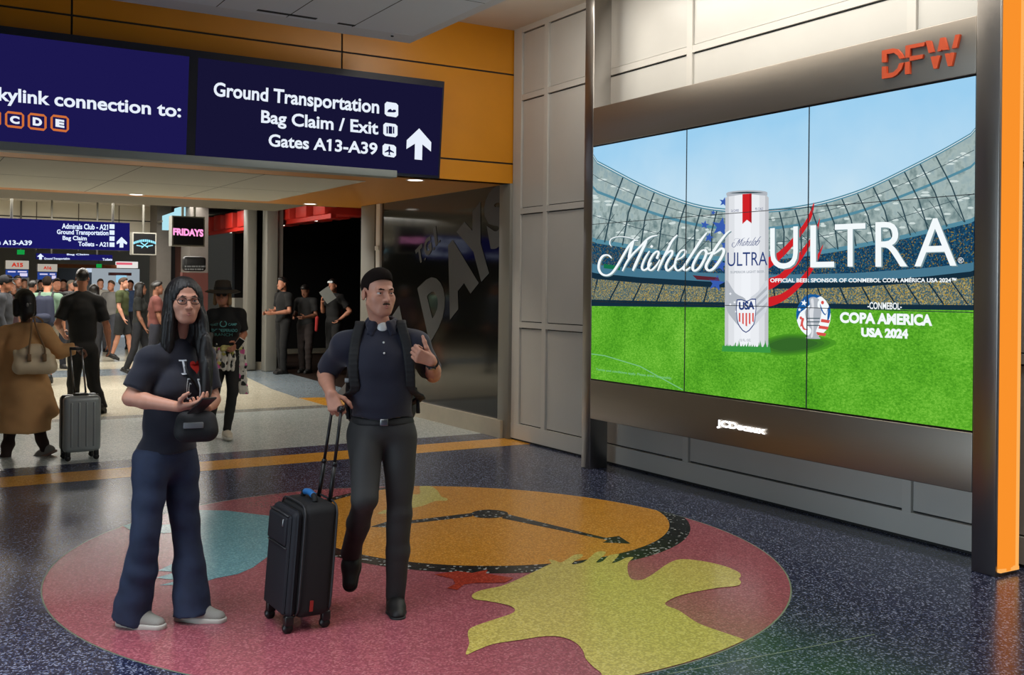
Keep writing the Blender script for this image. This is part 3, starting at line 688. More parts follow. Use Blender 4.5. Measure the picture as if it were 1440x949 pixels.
tilted_text('COPA AMERICA', (1181, 454), (1311, 458.5), (1181, 438.5), (1311, 442), S_white, 11, 0.05)
tilted_text('USA 2024', (1211, 473.5), (1277, 476.5), (1211, 460.5), (1277, 462.5), S_white, 11, 0.06)
tilted_text('Terms and conditions apply. Please drink responsibly.', (838, 521.5), (945, 534.5), (838, 517.5), (945, 530), S_goal, 11, 0.02)
# round tournament emblem with its cup
c3 = lambda x, y: (1100 + x / 6, 400 + y / 6)
def em(pts, m, layer, n=3): pp(smooth([c3(*q) for q in pts], n) if n > 1 else [c3(*q) for q in pts], m, layer)
em([(265 + 145 * math.sin(t / 24 * 6.283), 262 - 180 * math.cos(t / 24 * 6.283)) for t in range(24)], S_white, 6, 1)
em([(265, 82), (200, 95), (145, 160), (120, 230), (125, 300), (150, 240), (200, 200), (300, 110), (330, 100)], S_gold, 7)
em([(318, 160), (330, 220), (365, 260), (385, 200), (380, 300), (395, 290), (408, 230), (395, 180), (372, 250), (345, 225)], S_gold, 7)
for yy, x0, x1 in ((290, 330, 404), (345, 312, 392), (400, 290, 372)): em([(x0, yy), (x1, yy + 12), (x1 - 10, yy + 36), (x0 - 6, yy + 26)], S_pinkred, 7, 1)
em([(165, 285), (185, 290), (175, 330), (190, 370), (220, 380), (180, 382), (160, 350), (130, 385), (150, 355)], S_pinkred, 7)
for q in ((340, 152, 13), (157, 282, 11)): em([(q[0] + q[2] * math.sin(t), q[1] + q[2] * 1.2 * math.cos(t)) for t in np.linspace(0, 6.2, 12)], S_pinkred, 8, 1)
star(*c3(184, 155), 4.8, S_white, 8); star(*c3(146, 212), 2.8, S_white, 8)
em([(225, 120), (255, 105), (290, 112), (312, 128), (300, 150), (300, 190), (330, 215), (320, 300), (295, 365), (285, 400), (310, 440), (318, 458), (205, 455), (212, 438), (240, 410), (245, 380), (215, 340), (192, 250), (198, 215), (232, 190), (230, 150)], S_silver, 9)
em([(240, 130), (262, 120), (268, 190), (262, 260), (265, 360), (258, 440), (240, 440), (252, 380), (235, 300), (228, 220), (248, 190)], S_can[1], 10)
for yy in (285, 315, 345): line([c3(212, yy), c3(318, yy)], 1.2, S_truss, 11)
pic = part(pc, 'screen_picture', vw, False); pic['label'] = 'bright stadium advertisement picture'
# bezels between the nine screens
bz = MB(); t = 0.0035
M_bez = mat('bezel_line', (46, 58, 66), 0.5)
for y in (SY0 + (SY1 - SY0) / 3, SY0 + 2 * (SY1 - SY0) / 3): bz.box((VX - 0.001, y - t, SZ0), (VX + 0.004, y + t, SZ1), M_bez)
for z in (SZ0 + (SZ1 - SZ0) / 3, SZ0 + 2 * (SZ1 - SZ0) / 3): bz.box((VX - 0.001, SY1, z - t * .7), (VX + 0.004, SY0, z + t * .7), M_bez)
part(bz, 'bezel', vw)
# raised airport letters, cut by a slanting gap
M_dfw = mat('orange_letter', (196, 76, 38), 0.45)
c5 = lambda x, y: (1220 + x / 9.493, 30 + y / 9.493)
DFW = {'D_letter': [[(190, 390), (340, 360), (395, 370), (445, 420), (485, 490), (425, 500), (400, 455), (350, 420), (255, 435), (250, 540), (190, 550)],
                    [(190, 605), (250, 600), (255, 700), (340, 680), (395, 630), (420, 560), (482, 548), (450, 640), (390, 710), (335, 745), (190, 768)]],
       'F_letter': [[(505, 325), (765, 275), (755, 328), (570, 362), (560, 480), (503, 488)], [(560, 468), (740, 440), (728, 495), (560, 530)], [(498, 545), (562, 535), (560, 700), (498, 708)]],
       'W_letter': [[(772, 262), (838, 256), (880, 405), (815, 425)], [(968, 222), (1025, 212), (1070, 375), (1000, 385), (985, 375), (975, 395), (930, 402)], [(1170, 180), (1232, 172), (1188, 352), (1122, 364)],
                    [(840, 475), (885, 462), (905, 475), (925, 455), (970, 455), (925, 630), (880, 632)], [(1028, 430), (1075, 425), (1090, 438), (1110, 415), (1162, 415), (1122, 595), (1070, 600)]]}
for nm, ps in DFW.items():
    m = MB()
    for ptl in ps: m.prism([on_x(*c5(x, y), VX - 0.022) for x, y in ptl], (0.018, 0, 0), M_dfw)
    part(m, 'airport_letter', vw)
M_lit = glow('lit_white_letter', (255, 255, 255), 3.0)
m = MB(); a = on_x(1008, 588.5, VX - 0.012); b = on_x(1076, 609, VX - 0.012)
U, F, _ = text_mesh('JCDecaux', 0.04)
V = [(VX - 0.012, a[1] + (b[1] - a[1]) * u, 0.582 + (0.066) * v) for u, v in U]
m.add(V, F, M_lit); nV = len(V)
o = part(m, 'lit_lettering', vw, False); o['label'] = 'small glowing white maker lettering'
# ================================================================== overhead wayfinding sign on the yellow fascia
D_blue = glow('sign_display_blue', (27, 23, 78)); D_navy = glow('sign_display_navy', (22, 20, 52)); D_txt = glow('sign_text', (232, 240, 252), 1.0)
D_org = glow('sign_orange', (206, 112, 56)); D_ink = glow('sign_ink', (20, 20, 60)); M_signbox = mat('sign_housing', (22, 24, 44), 0.3); M_ledge = mat('sign_ledge', (150, 158, 156), 0.5)
def on_sign(x, y, lift=0.0):
    d = ray(x, y); t = (9.505 + 0.0909 * (3.765 - H) - lift) / (d[1] + 0.0909 * d[2]); return (t * d[0], t * d[1], H + t * d[2])
sg = thing('wayfinding_sign', 'big navy overhead sign reading Ground Transportation and Bag Claim on the yellow fascia', 'sign', (2, 9.6, 2.78))
m = MB()
m.add([(-2.2, 9.507, 3.765), (4.95, 9.507, 3.765), (4.95, 9.597, 2.775), (-2.2, 9.597, 2.775), (-2.2, 9.66, 3.765), (4.95, 9.66, 3.765), (4.95, 9.66, 2.775), (-2.2, 9.66, 2.775)],
      [(0, 1, 2, 3), (4, 7, 6, 5), (0, 4, 5, 1), (3, 2, 6, 7), (1, 5, 6, 2), (0, 3, 7, 4)], M_signbox); part(m, 'sign_housing', sg)
for (x0, x1, mm) in ((-2.15, 2.36, D_blue), (2.44, 4.93, D_navy)):
    m = MB(); zs = (3.70, 2.80); ys = [9.505 + 0.0909 * (3.765 - z) for z in zs]
    m.add([(x0, ys[0], zs[0]), (x1, ys[0], zs[0]), (x1, ys[1], zs[1]), (x0, ys[1], zs[1])], [(0, 1, 2, 3)], mm); part(m, 'display', sg, False)
def sign_line(body, BL, BR, TL, TR, bold=0.025, nm='lettering'):
    m = MB(); quad_text(m, body, BL, BR, TL, TR, D_txt, lambda x, y: on_sign(x, y, 0.006), bold); return part(m, nm, sg, False)
for args in (('Ground Transportation', (300, 141), (533, 166), (301, 115), (533.5, 140)), ('Bag Claim / Exit', (367, 178), (532, 195), (367.5, 154.5), (532, 171)),
             ('Gates A13-A39', (377.5, 206), (530.5, 218), (378, 188), (531, 201)), ('Skylink connection to:', (-17, 146), (254.6, 171), (-17, 120.5), (254.6, 146.5))):
    sign_line(*args)
m = MB(); m.poly([on_sign(x, y, 0.006) for x, y in [(589.5, 180.5), (606.5, 200), (606, 213), (594, 203), (593.5, 225), (583, 224), (583.5, 202), (571.5, 209.5), (572, 197)]], D_txt); part(m, 'arrow', sg, False)
for i, (x0, y0, x1, y1) in enumerate(((541, 143, 560, 165), (539, 172.5, 559, 193), (538, 202, 557, 221.5))):
    m = MB(); c_ = 3
    m.poly([on_sign(x, y, 0.006) for x, y in [(x0, y0 + c_), (x0 + c_, y0), (x1 - c_, y0 + 2), (x1, y0 + 2 + c_), (x1, y1 - c_), (x1 - c_, y1), (x0 + c_, y1 - 2), (x0, y1 - 2 - c_)]], D_txt)
    cx, cy = (x0 + x1) / 2, (y0 + y1) / 2
    G = {0: [[(-6, 3), (-4, 0), (-1, -1), (1, 1.5), (3, 0), (6, 0.5), (6.5, 3), (4, 4), (-5, 3.8)]],
         1: [[(-5.5, -5), (-3.5, -5), (-3.5, 5), (-5.5, 5)], [(-2.5, -5.5), (2.5, -5), (2.5, 5.5), (-2.5, 5)], [(3.5, -4.5), (5.5, -4.5), (5.5, 5), (3.5, 5)]],
         2: [[(0, -7), (1.2, -5), (1.2, -1.5), (6.5, 2), (6.5, 3.5), (1.2, 1.8), (0.8, 5), (2.5, 6.8), (0, 6.4), (-2.5, 6.6), (-0.8, 5), (-1.2, 1.6), (-6.5, 2.8), (-6.5, 1.3), (-1.2, -1.7), (-1.2, -5)]]}[i]
    for g_ in G: m.poly([on_sign(cx + x, cy + y, 0.009) for x, y in g_], D_ink)
    part(m, 'pictogram', sg, False)
for ch, x0, y0, x1, y1 in (('B', -25, 152.5, 1.5, 178.5), ('C', 7, 156, 34, 181), ('D', 39, 158.5, 65.6, 184), ('E', 71, 161, 97, 186)):
    m = MB(); sl = 2.2; c_ = 4
    def rr(i): return [(x0 + i, y0 + c_), (x0 + c_, y0 + i), (x1 - c_, y0 + i + sl), (x1 - i, y0 + c_ + sl), (x1 - i, y1 - c_), (x1 - c_, y1 - i), (x0 + c_, y1 - i - sl), (x0 + i, y1 - c_ - sl)]
    o_, i_ = rr(0), rr(3.2); V = [on_sign(x, y, 0.006) for x, y in o_ + i_]
    m.add(V, [(k, (k + 1) % 8, (k + 1) % 8 + 8, k + 8) for k in range(8)], D_org)
    quad_text(m, ch, (x0 + 7, y1 - 8), (x1 - 6.5, y1 - 6), (x0 + 7, y0 + 6), (x1 - 6.5, y0 + 8), D_txt, lambda x, y: on_sign(x, y, 0.006), 0.06)
    part(m, 'terminal_letter', sg, False)
a = on_y(557, 240, 9.47); b = on_y(557, 250, 9.47)
m = MB(); m.rbox((-2.3, 9.44, b[2]), (a[0], 9.60, a[2]), M_ledge, 0.006, 2); o = part(m, 'ledge', sg); o['label'] = 'pale grey metal ledge'
# downlights in the portal
M_lamp = glow('lamp_lens', (255, 250, 238), 4.0)
DL = [((4.842, 9.948), 'round recessed downlight in the yellow portal beside the navy sign end'), ((2.76, 13.72), 'round recessed downlight in the yellow edge of the portal, farthest to the left'), ((5.08, 13.75), 'round recessed downlight in the yellow portal edge above the dark restaurant entrance')]
for (x, y), lb_ in DL:
    t_ = thing('downlight', lb_, 'ceiling light', (x, y, PZ), 0, 'portal downlights')
    m = MB(); m.cyl((0, 0, -0.002), (0, 0, 0.02), 0.082, M_lamp, 24); m.build('lens', t_)
    m = MB(); n = 28; V = []
    for r_, z_ in ((0.084, -0.006), (0.10, -0.006), (0.10, 0.01), (0.084, 0.01)): V += [(r_ * math.cos(6.2832 * k / n), r_ * math.sin(6.2832 * k / n), z_) for k in range(n)]
    m.add(V, [(j * n + k, j * n + (k + 1) % n, ((j + 1) % 4) * n + (k + 1) % n, ((j + 1) % 4) * n + k) for j in range(4) for k in range(n)], M_white, True); m.build('trim_ring', t_)
    d = bpy.data.lights.new('downlight_lamp', 'SPOT'); d.energy = 60; d.spot_size = 1.9; d.spot_blend = 0.8; d.shadow_soft_size = 0.08; d.color = (1, 0.9, 0.76)
    o = bpy.data.objects.new('downlight_lamp', d); COL.objects.link(o); o.location = (x, y, PZ - 0.03)

# ================================================================== signs of the concourse
D_blue2 = glow('concourse_sign_blue', (26, 24, 96)); D_text2 = glow('concourse_sign_text', (220, 232, 255), 1.1)
def slab_sign(name, label, x0, y0, x1, y1, Y, face, frame, depth=0.15, border=0.0, hang=None):
    a = on_y(x0, y0, Y); b = on_y(x1, y1, Y)
    t_ = thing(name, label, 'sign', ((a[0] + b[0]) / 2, Y + depth / 2, b[2]))
    m = MB(); m.box((a[0] - border, Y, b[2] - border), (b[0] + border, Y + depth, a[2] + border), frame); part(m, 'sign_housing', t_)
    m = MB(); m.box((a[0], Y - 0.006, b[2]), (b[0], Y + 0.01, a[2]), face); part(m, 'display', t_)
    for hx in (hang or ()):
        m = MB(); m.cyl((a[0] + (b[0] - a[0]) * hx, Y + depth / 2, a[2]), (a[0] + (b[0] - a[0]) * hx, Y + depth / 2, 3.52), 0.02, M_grey_metal, 8); part(m, 'hanger', t_)
    return t_
def flat_text(par, body, BL, BR, TL, TR, Y, m_, bold=0.03, nm='lettering'):
    m = MB(); quad_text(m, body, BL, BR, TL, TR, m_, lambda x, y: on_y(x, y, Y - 0.012), bold); return part(m, nm, par, False)
s2 = slab_sign('wayfinding_sign', 'smaller navy hanging sign with a white arrow, farther down the concourse under the portal', -60, 304, 182, 352.5, 17.0, D_blue2, M_signbox, hang=(0.3, 0.9))
for args in (('Admirals Club - A21', (87, 321.5), (152, 323.5), (87, 314), (152, 315.5)), ('Ground Transportation', (80, 331), (152.5, 333), (80, 322.5), (152.5, 324)), ('Bag Claim', (88, 339), (122, 340), (88, 331.5), (122, 332)),
             ('Toilets - A21', (110, 346), (152, 347), (110, 339.5), (152, 340.5)), ('Gates A13-A39', (-25, 344), (45, 345), (-25, 337.5), (45, 338))): flat_text(s2, *args, 17.0, D_text2)
m = MB(); m.poly([on_y(x, y, 16.985) for x, y in [(171, 333), (179, 341), (178, 344), (173.5, 341.5), (173.5, 348), (168, 348), (168.5, 341.5), (164, 343.5), (164, 340)]], D_text2); part(m, 'arrow', s2, False)
for y in (315.5, 324, 332.5, 341): m = MB(); m.box(on_y(154, y + 6, 16.985), tuple(np.array(on_y(161, y, 16.985)) + np.array((0, .003, 0))), D_text2); part(m, 'pictogram', s2)
s3 = slab_sign('wayfinding_sign', 'third navy sign with a left side arrow, small and far behind the larger two', 51, 356, 158, 366.5, 24.0, D_blue2, M_signbox, hang=(0.2, 0.8))
m = MB(); m.poly([on_y(x, y, 23.98) for x, y in [(57, 356.5), (62, 361), (59, 361), (59, 365), (55, 365), (55, 361), (52, 361)]], D_text2); part(m, 'arrow', s3, False)
flat_text(s3, 'Ground Transportation', (62, 366), (98, 366), (62, 362), (98, 362), 24.0, D_text2); flat_text(s3, 'Bag Claim', (94, 359.5), (125, 359.5), (94, 356.5), (125, 356.5), 24.0, D_text2); flat_text(s3, 'Toilets', (144, 366.5), (158, 366.5), (144, 363), (158, 363), 24.0, D_text2)
D_pink = glow('pink_neon', (250, 150, 205), 1.3); D_cyan = glow('cyan_neon', (150, 226, 250), 1.2)
s4 = slab_sign('restaurant_sign', 'square black blade sign with pink glowing restaurant lettering', 244, 305, 286, 345, 16.0, M_ink, M_grey_metal, 0.2, 0.02, hang=(0.35, 0.75))
flat_text(s4, 'FRIDAYS', (243.5, 330.5), (286, 333), (243.5, 320.5), (286, 322.5), 16.0, D_pink, 0.05)
s5 = slab_sign('shop_sign', 'square black blade sign with a pale blue arched emblem', 188, 328, 218, 357, 18.0, M_ink, M_grey_metal, 0.2, 0.02, hang=(0.5,))
m = MB(); arc = []
def p5(x, y): return on_y(x, y, 17.98)
for i in range(12):
    t0, t1 = -1.0 + i / 6.0 + 0.015, -1.0 + (i + 1) / 6.0 - 0.02
    f_ = lambda t, r: (203.5 + 16 * t * r, 341 - 4.5 * math.cos(t * 1.4) * r - (0 if r == 1 else 0) + 5 * (1 - r))
    m.poly([p5(*f_(t0, 1)), p5(*f_(t1, 1)), p5(f_(t1, 1)[0], f_(t1, 1)[1] + 3.4), p5(f_(t0, 1)[0], f_(t0, 1)[1] + 3.4)], D_cyan)
for (x0, y0, x1, y1) in ((198, 341, 208, 348), (208, 341, 199, 348.5), (192, 345, 202, 346.5), (205, 346.5, 215, 345)):
    d = np.array((x1 - x0, y1 - y0)); nn = np.array((-d[1], d[0])) / np.linalg.norm(d) * 0.7
    m.poly([p5(x0 + nn[0], y0 + nn[1]), p5(x1 + nn[0], y1 + nn[1]), p5(x1 - nn[0], y1 - nn[1]), p5(x0 - nn[0], y0 - nn[1])], D_cyan)
part(m, 'emblem', s5, False)
# pale blue lit sign seen at an angle on the pier
a = np.array(on_y(228, 311, 24.0)); b = np.array(on_y(253, 306, 22.6)); d = b - a; d[2] = 0; hh = 0.20
t_ = thing('lit_sign', 'pale blue glowing sign set at an angle behind the black blade sign', 'sign', tuple((a + b) / 2)); m = MB()
nrm = np.array((d[1], -d[0], 0)); nrm = nrm / np.linalg.norm(nrm) * 0.12
m.prism([tuple(a + (0, 0, -hh)), tuple(b + (0, 0, -hh)), tuple(b + (0, 0, hh * 1.15)), tuple(a + d * .7 + (0, 0, hh * 1.15)), tuple(a + d * .68 + (0, 0, hh * .8)), tuple(a + (0, 0, hh * .6))], tuple(-nrm), glow('pale_blue_light', (176, 226, 238), 1.0)); part(m, 'light_box', t_)
m = MB(); m.cyl(tuple(a + (0.02, -.05, 0)), (a[0] + .03, 24.51, a[2]), 0.03, M_grey_metal, 10); part(m, 'bracket', t_)
# gate signs
M_gate = glow('gate_sign_white', (176, 168, 156), 1.0); D_redtxt = glow('gate_red_text', (196, 60, 44)); D_scr = glow('flight_screen_blue', (40, 66, 140)); D_scrw = glow('flight_screen_white', (214, 206, 236))
for body, x0, y0, x1, y1, lb_ in (('A15', 8, 366, 40.5, 378.5, 'cream gate sign reading A15 in red at far left'), ('A16', 53, 371, 80.5, 382, 'cream gate sign reading A16 in red')):
    t_ = slab_sign('gate_sign', lb_, x0, y0, x1, y1, 31.0, M_gate, M_offwhite, 0.3)
    flat_text(t_, body, (x0 + 8, y1 - 3.5), (x1 - 8, y1 - 2.8), (x0 + 8, y0 + 3), (x1 - 8, y0 + 3.6), 31.0, D_redtxt, 0.06)
    m = MB(); px_box(m, x0 + 1, y1 + 0.6, x1 - 1, y1 + 11, 31.02, 0.2, D_scr)
    px_box(m, x0 + 3, y1 + 2.5, x0 + 14, y1 + 4.5, 31.0, 0.02, D_scrw); px_box(m, x0 + 17, y1 + 2.5, x1 - 3, y1 + 4.5, 31.0, 0.02, D_scrw); px_box(m, x0 + 20, y1 + 5.5, x1 - 2, y1 + 10, 31.0, 0.02, D_scrw)
    part(m, 'flight_screen', t_)
    m = MB(); px_box(m, x0 - 1, y1 + 11, x1 + 1, 640, 31.1, 0.3, M_offwhite); 
    gw = on_y(x0 - 1, 380, 31.1), on_y(x1 + 1, 380, 31.1)
    m = MB(); m.box((gw[0][0], 31.15, 0), (gw[1][0], 31.45, on_y(x0, y1 + 11, 31.15)[2]), M_offwhite); part(m, 'podium', t_)
D_green = glow('exit_green', (22, 150, 66)); 
for x0, y0, x1, y1, Y, lb_ in ((24, 351, 34.5, 358, 26.0 - 0.12, 'small green lit exit sign on the cream wall at far left'), (135.5, 371, 143, 376.5, 29.5, 'small green lit exit sign above the distant shop')):
    t_ = slab_sign('exit_sign', lb_, x0, y0, x1, y1, Y, D_green, M_dark, 0.08, hang=(0.5,))
# distant shop: lit front, pink and white fascia sign, orange band
M_shop = glow('lit_shop_wall', (150, 160, 168)); M_oband = mat('orange_band', (170, 96, 40), 0.5)
t_ = thing('shop_kiosk', 'brightly lit distant shop front with a pink and white fascia', 'shop', (on_y(165, 400, 33)[0], 33.2, 0))
a = on_y(134, 377, 33); b = on_y(199, 400, 33)
m = MB(); m.box((a[0], 33.3, 0), (b[0], 33.6, a[2]), M_shop); part(m, 'lit_wall', t_)
m = MB(); px_box(m, 80, 371, 168, 377.5, 33.0, 0.5, M_oband); part(m, 'orange_fascia', t_)
m = MB(); px_box(m, 166, 367.5, 194, 377, 32.8, 0.4, glow('shop_white', (228, 224, 220))); px_box(m, 164, 369, 186, 372.5, 32.78, 0.05, glow('shop_pink', (226, 96, 116))); part(m, 'lit_fascia', t_)
m = MB(); px_box(m, 155, 383, 185, 387.5, 32.6, 0.3, mat('red_awning', (150, 60, 52), 0.6)); part(m, 'red_canopy', t_)
m = MB(); px_box(m, 166, 387, 178, 397, 32.2, 0.3, glow('shop_screen', (150, 200, 226))); part(m, 'menu_screen', t_)
t_ = thing('poster_board', 'dark blue grey display panel with bright yellow and white posters beyond the crowd', 'display', (on_y(105, 400, 34)[0], 34.6, 0))
m = MB(); px_box(m, 82, 377, 133, 400, 34.5, 0.2, mat('panel_bluegrey', (92, 100, 110), 0.6)); a = on_y(82, 400, 34.5); b = on_y(133, 400, 34.5); m.box((a[0], 34.55, 0), (b[0], 34.7, a[2] + .1), M_grey_metal); part(m, 'panel', t_)
m = MB(); px_box(m, 121, 372, 132, 377, 34.3, 0.1, glow('poster_yellow', (226, 220, 120))); px_box(m, 122, 377, 133, 383, 34.3, 0.1, glow('poster_white', (190, 206, 226))); part(m, 'poster', t_)
# totem with a menu
t_ = thing('menu_totem', 'black topped totem board with red lower panel beside the restaurant', 'menu board', (on_y(274, 400, 21)[0], 21.1, 0))
a = on_y(258.5, 360, 21); b = on_y(290.5, 381.5, 21)
m = MB(); m.rbox((a[0], 21, b[2]), (b[0], 21.2, a[2]), M_dark, 0.07, 4); part(m, 'board', t_)
for yy, x0, x1 in ((373.5, 260, 289), (377.5, 260, 286)): 
    m = MB(); k_ = x0
    rg = random.Random(int(yy))
    while k_ < x1: w_ = rg.uniform(2, 6); px_box(m, k_, yy, min(k_ + w_, x1), yy + 2.2, 20.995, 0.01, mat('menu_grey', (120, 122, 124), 0.6)); k_ += w_ + 1
    part(m, 'printed_line', t_)
a = on_y(257, 383, 21.0); b = on_y(293, 400, 21.0)
m = MB(); m.box((a[0], 21.02, 0.0), (b[0], 21.2, a[2]), mat('brick_red_panel', (104, 54, 48), 0.6)); part(m, 'lower_panel', t_)
# red slatted awning along the restaurant front
aw = thing('restaurant_awning', 'row of red box slats above the restaurant entrance', 'awning', (6.75, 20, 3.0))
M_redb = mat('red_slat', (206, 46, 34), 0.45); M_redb.node_tree.nodes['Principled BSDF'].inputs['Emission Color'].default_value = (*lin((206, 46, 34)), 1)
for i in range(9):
    y = 17.2 + i * 0.93; m = MB(); m.rbox((6.62, y, 2.90), (7.5, y + 0.56, 3.24), M_redb, 0.01, 2); part(m, 'slat', aw)
m = MB(); m.box((6.75, 17.0, 3.24), (7.5, 25.7, 3.3), M_dark); m.box((6.66, 17.0, 2.82), (6.75, 25.6, 2.9), M_redb); part(m, 'rail', aw)
for i in range(4):
    t_ = thing('downlight', 'small oval downlight under the red slats of the restaurant awning', 'ceiling light', (6.95, 18.6 + i * 1.86, 2.86), 0, 'lamps under the red awning')
    m = MB(); m.cyl((0, 0, 0), (0, 0, 0.04), 0.07, M_lamp, 16); m.build('lens', t_); m = MB(); m.tube([(0.078 * math.cos(k), 0.078 * math.sin(k), 0.01) for k in np.linspace(0, 6.2832, 17)], 0.008, M_white, 6, False); m.build('trim_ring', t_)
# ================================================================== figures: smooth bodies grown from blended rounded bones
class Field:
    def __init__(s, lo, hi, h):
        s.ax = [np.arange(lo[i], hi[i] + h[i], h[i]) for i in range(3)]
        s.D = np.full([len(a) for a in s.ax], 0.5, np.float32)
    def sub(s, lo, hi):
        ix = []
        for i in range(3):
            a = np.searchsorted(s.ax[i], lo[i]); b = np.searchsorted(s.ax[i], hi[i])
            if b <= a: return None, None
            ix.append(slice(a, b))
        X, Y, Z = np.meshgrid(*[s.ax[i][ix[i]] for i in range(3)], indexing='ij')
        return tuple(ix), np.stack([X, Y, Z], -1).astype(np.float32)
    def put(s, pr):
        lo, hi = pr.bounds(); k = pr.k; m = k + 0.03
        ix, p = s.sub(lo - m, hi + m)
        if ix is None: return
        d = pr.dist(p); c = s.D[ix]
        if pr.op == 'add':
            if k > 0: h = np.maximum(k - np.abs(c - d), 0) / k; s.D[ix] = np.minimum(c, d) - h * h * k / 4
            else: s.D[ix] = np.minimum(c, d)
        else:
            d = -d
            if k > 0: h = np.maximum(k - np.abs(c - d), 0) / k; s.D[ix] = np.maximum(c, d) + h * h * k / 4
            else: s.D[ix] = np.maximum(c, d)
    def nets(s):
        D = s.D; S = D < 0; n = D.shape
        cnt = np.zeros([q - 1 for q in n], np.int8)
        for i in (0, 1):
            for j in (0, 1):
                for k in (0, 1): cnt += S[i:n[0] - 1 + i, j:n[1] - 1 + j, k:n[2] - 1 + k]
        I, J, K = np.nonzero((cnt > 0) & (cnt < 8))
        ids = np.full(cnt.shape, -1, np.int32); ids[I, J, K] = np.arange(len(I))
        acc = np.zeros((len(I), 3)); num = np.zeros(len(I))
        C = [(i, j, k) for i in (0, 1) for j in (0, 1) for k in (0, 1)]
        for a in range(8):
            for b in range(a + 1, 8):
                if sum(abs(x - y) for x, y in zip(C[a], C[b])) != 1: continue
                ia = (I + C[a][0], J + C[a][1], K + C[a][2]); ib = (I + C[b][0], J + C[b][1], K + C[b][2])
                da, db = D[ia], D[ib]; w = (da < 0) != (db < 0)
                t = np.where(w, da / np.where(w, da - db, 1), 0)
                for q in range(3):
                    pa, pb = s.ax[q][ia[q]], s.ax[q][ib[q]]; acc[:, q] += np.where(w, pa + (pb - pa) * t, 0)
                num += w
        V = acc / num[:, None]; F = []
        for ax in range(3):
            sl0 = [slice(None)] * 3; sl1 = [slice(None)] * 3; sl0[ax] = slice(0, -1); sl1[ax] = slice(1, None)
            A, B = S[tuple(sl0)], S[tuple(sl1)]; u, v = [q for q in range(3) if q != ax]
            if ax == 1: u, v = v, u
            E = np.array(np.nonzero(A != B)).T
            ok = (E[:, u] > 0) & (E[:, v] > 0) & (E[:, u] < n[u] - 1) & (E[:, v] < n[v] - 1); E = E[ok]
            if not len(E): continue
            def c(du, dv):
                e = E.copy(); e[:, u] -= du; e[:, v] -= dv; return ids[e[:, 0], e[:, 1], e[:, 2]]
            q = np.stack([c(1, 1), c(0, 1), c(0, 0), c(1, 0)], 1)
            fl = ~A[tuple(E.T)]; q[fl] = q[fl][:, ::-1]; F.append(q[(q >= 0).all(1)])
        return V, (np.concatenate(F) if F else np.zeros((0, 4), int))
class Bone:
    """rounded bone from a to b, radius r1 to r2; flat = squash along a direction; cut = planes that end it"""
    def __init__(s, a, b, r1, r2=None, k=0.02, op='add', flat=None, cut=()):
        s.a, s.b = np.array(a, float), np.array(b, float); s.r1 = r1; s.r2 = r1 if r2 is None else r2; s.k = k; s.op = op; s.flat = flat; s.cut = cut
    def bounds(s):
        r = max(s.r1, s.r2) * (max(1, 1 / s.flat[1]) if s.flat else 1); return np.minimum(s.a, s.b) - r, np.maximum(s.a, s.b) + r
    def dist(s, p):
        ba = s.b - s.a; L = max(ba @ ba, 1e-9); t = np.clip(((p - s.a) @ ba) / L, 0, 1); q = p - s.a - t[..., None] * ba
        if s.flat:
            n = np.array(s.flat[0], float); n /= np.linalg.norm(n); w = q @ n; d2 = np.sum(q * q, -1) - w * w
            d = np.sqrt(np.maximum(d2 * s.flat[1] ** 2 + w * w, 1e-12)) if s.flat[1] <= 1 else np.sqrt(np.maximum(d2 + (w * s.flat[1]) ** 2, 1e-12))
        else: d = np.sqrt(np.maximum(np.sum(q * q, -1), 1e-12))
        d = d - (s.r1 + (s.r2 - s.r1) * t)
        for c, n in s.cut: n = np.array(n, float); n /= np.linalg.norm(n); d = np.maximum(d, (p - np.array(c)) @ n)
        return d
class Egg:
    """ellipsoid with its own axes (rows of R)"""
    def __init__(s, c, r, R=None, k=0.03, op='add', cut=()):
        s.c, s.r = np.array(c, float), np.array(r, float); s.R = np.eye(3) if R is None else np.array(R); s.k = k; s.op = op; s.cut = cut
    def bounds(s): m = s.r.max(); return s.c - m, s.c + m
    def dist(s, p):
        q = (p - s.c) @ s.R.T; k0 = np.sqrt(np.sum((q / s.r) ** 2, -1)) + 1e-9; k1 = np.sqrt(np.sum((q / s.r ** 2) ** 2, -1)) + 1e-9
        d = k0 * (k0 - 1) / k1
        for c, n in s.cut: n = np.array(n, float); n /= np.linalg.norm(n); d = np.maximum(d, (p - np.array(c)) @ n)
        return d
def solid(prims, h, post=None, clip=None):
    lo = np.min([q.bounds()[0] for q in prims if q.op == 'add'], 0) - 0.04; hi = np.max([q.bounds()[1] for q in prims if q.op == 'add'], 0) + 0.04
    if clip: lo = np.maximum(lo, clip[0]); hi = np.minimum(hi, clip[1])
    f = Field(lo, hi, (h, h, h))
    for q in prims: f.put(q)
    if post:
        X, Y, Z = np.meshgrid(*f.ax, indexing='ij', sparse=True); f.D = post(f.D, X, Y, Z).astype(np.float32)
    return f.nets()
def mesh_parts(name, chunks, mats, parent, pick=None):
    V = []; F = []; b = 0
    for v, f in chunks: V.append(v); F.append(f + b); b += len(v)
    V = np.concatenate(V); F = np.concatenate(F)
    me = bpy.data.meshes.new(name); me.vertices.add(len(V)); me.vertices.foreach_set('co', V.astype(np.float32).ravel())
    me.loops.add(F.size); me.loops.foreach_set('vertex_index', F.astype(np.int32).ravel())
    me.polygons.add(len(F)); me.polygons.foreach_set('loop_start', np.arange(0, F.size, 4, dtype=np.int32)); me.polygons.foreach_set('loop_total', np.full(len(F), 4, np.int32))
    me.polygons.foreach_set('use_smooth', np.ones(len(F), bool))
    for m in mats: me.materials.append(m)
    if pick is not None: me.polygons.foreach_set('material_index', pick(V[F].mean(1)).astype(np.int32))
    me.update(calc_edges=True); me.validate()
    return mesh_obj(name, me, parent)
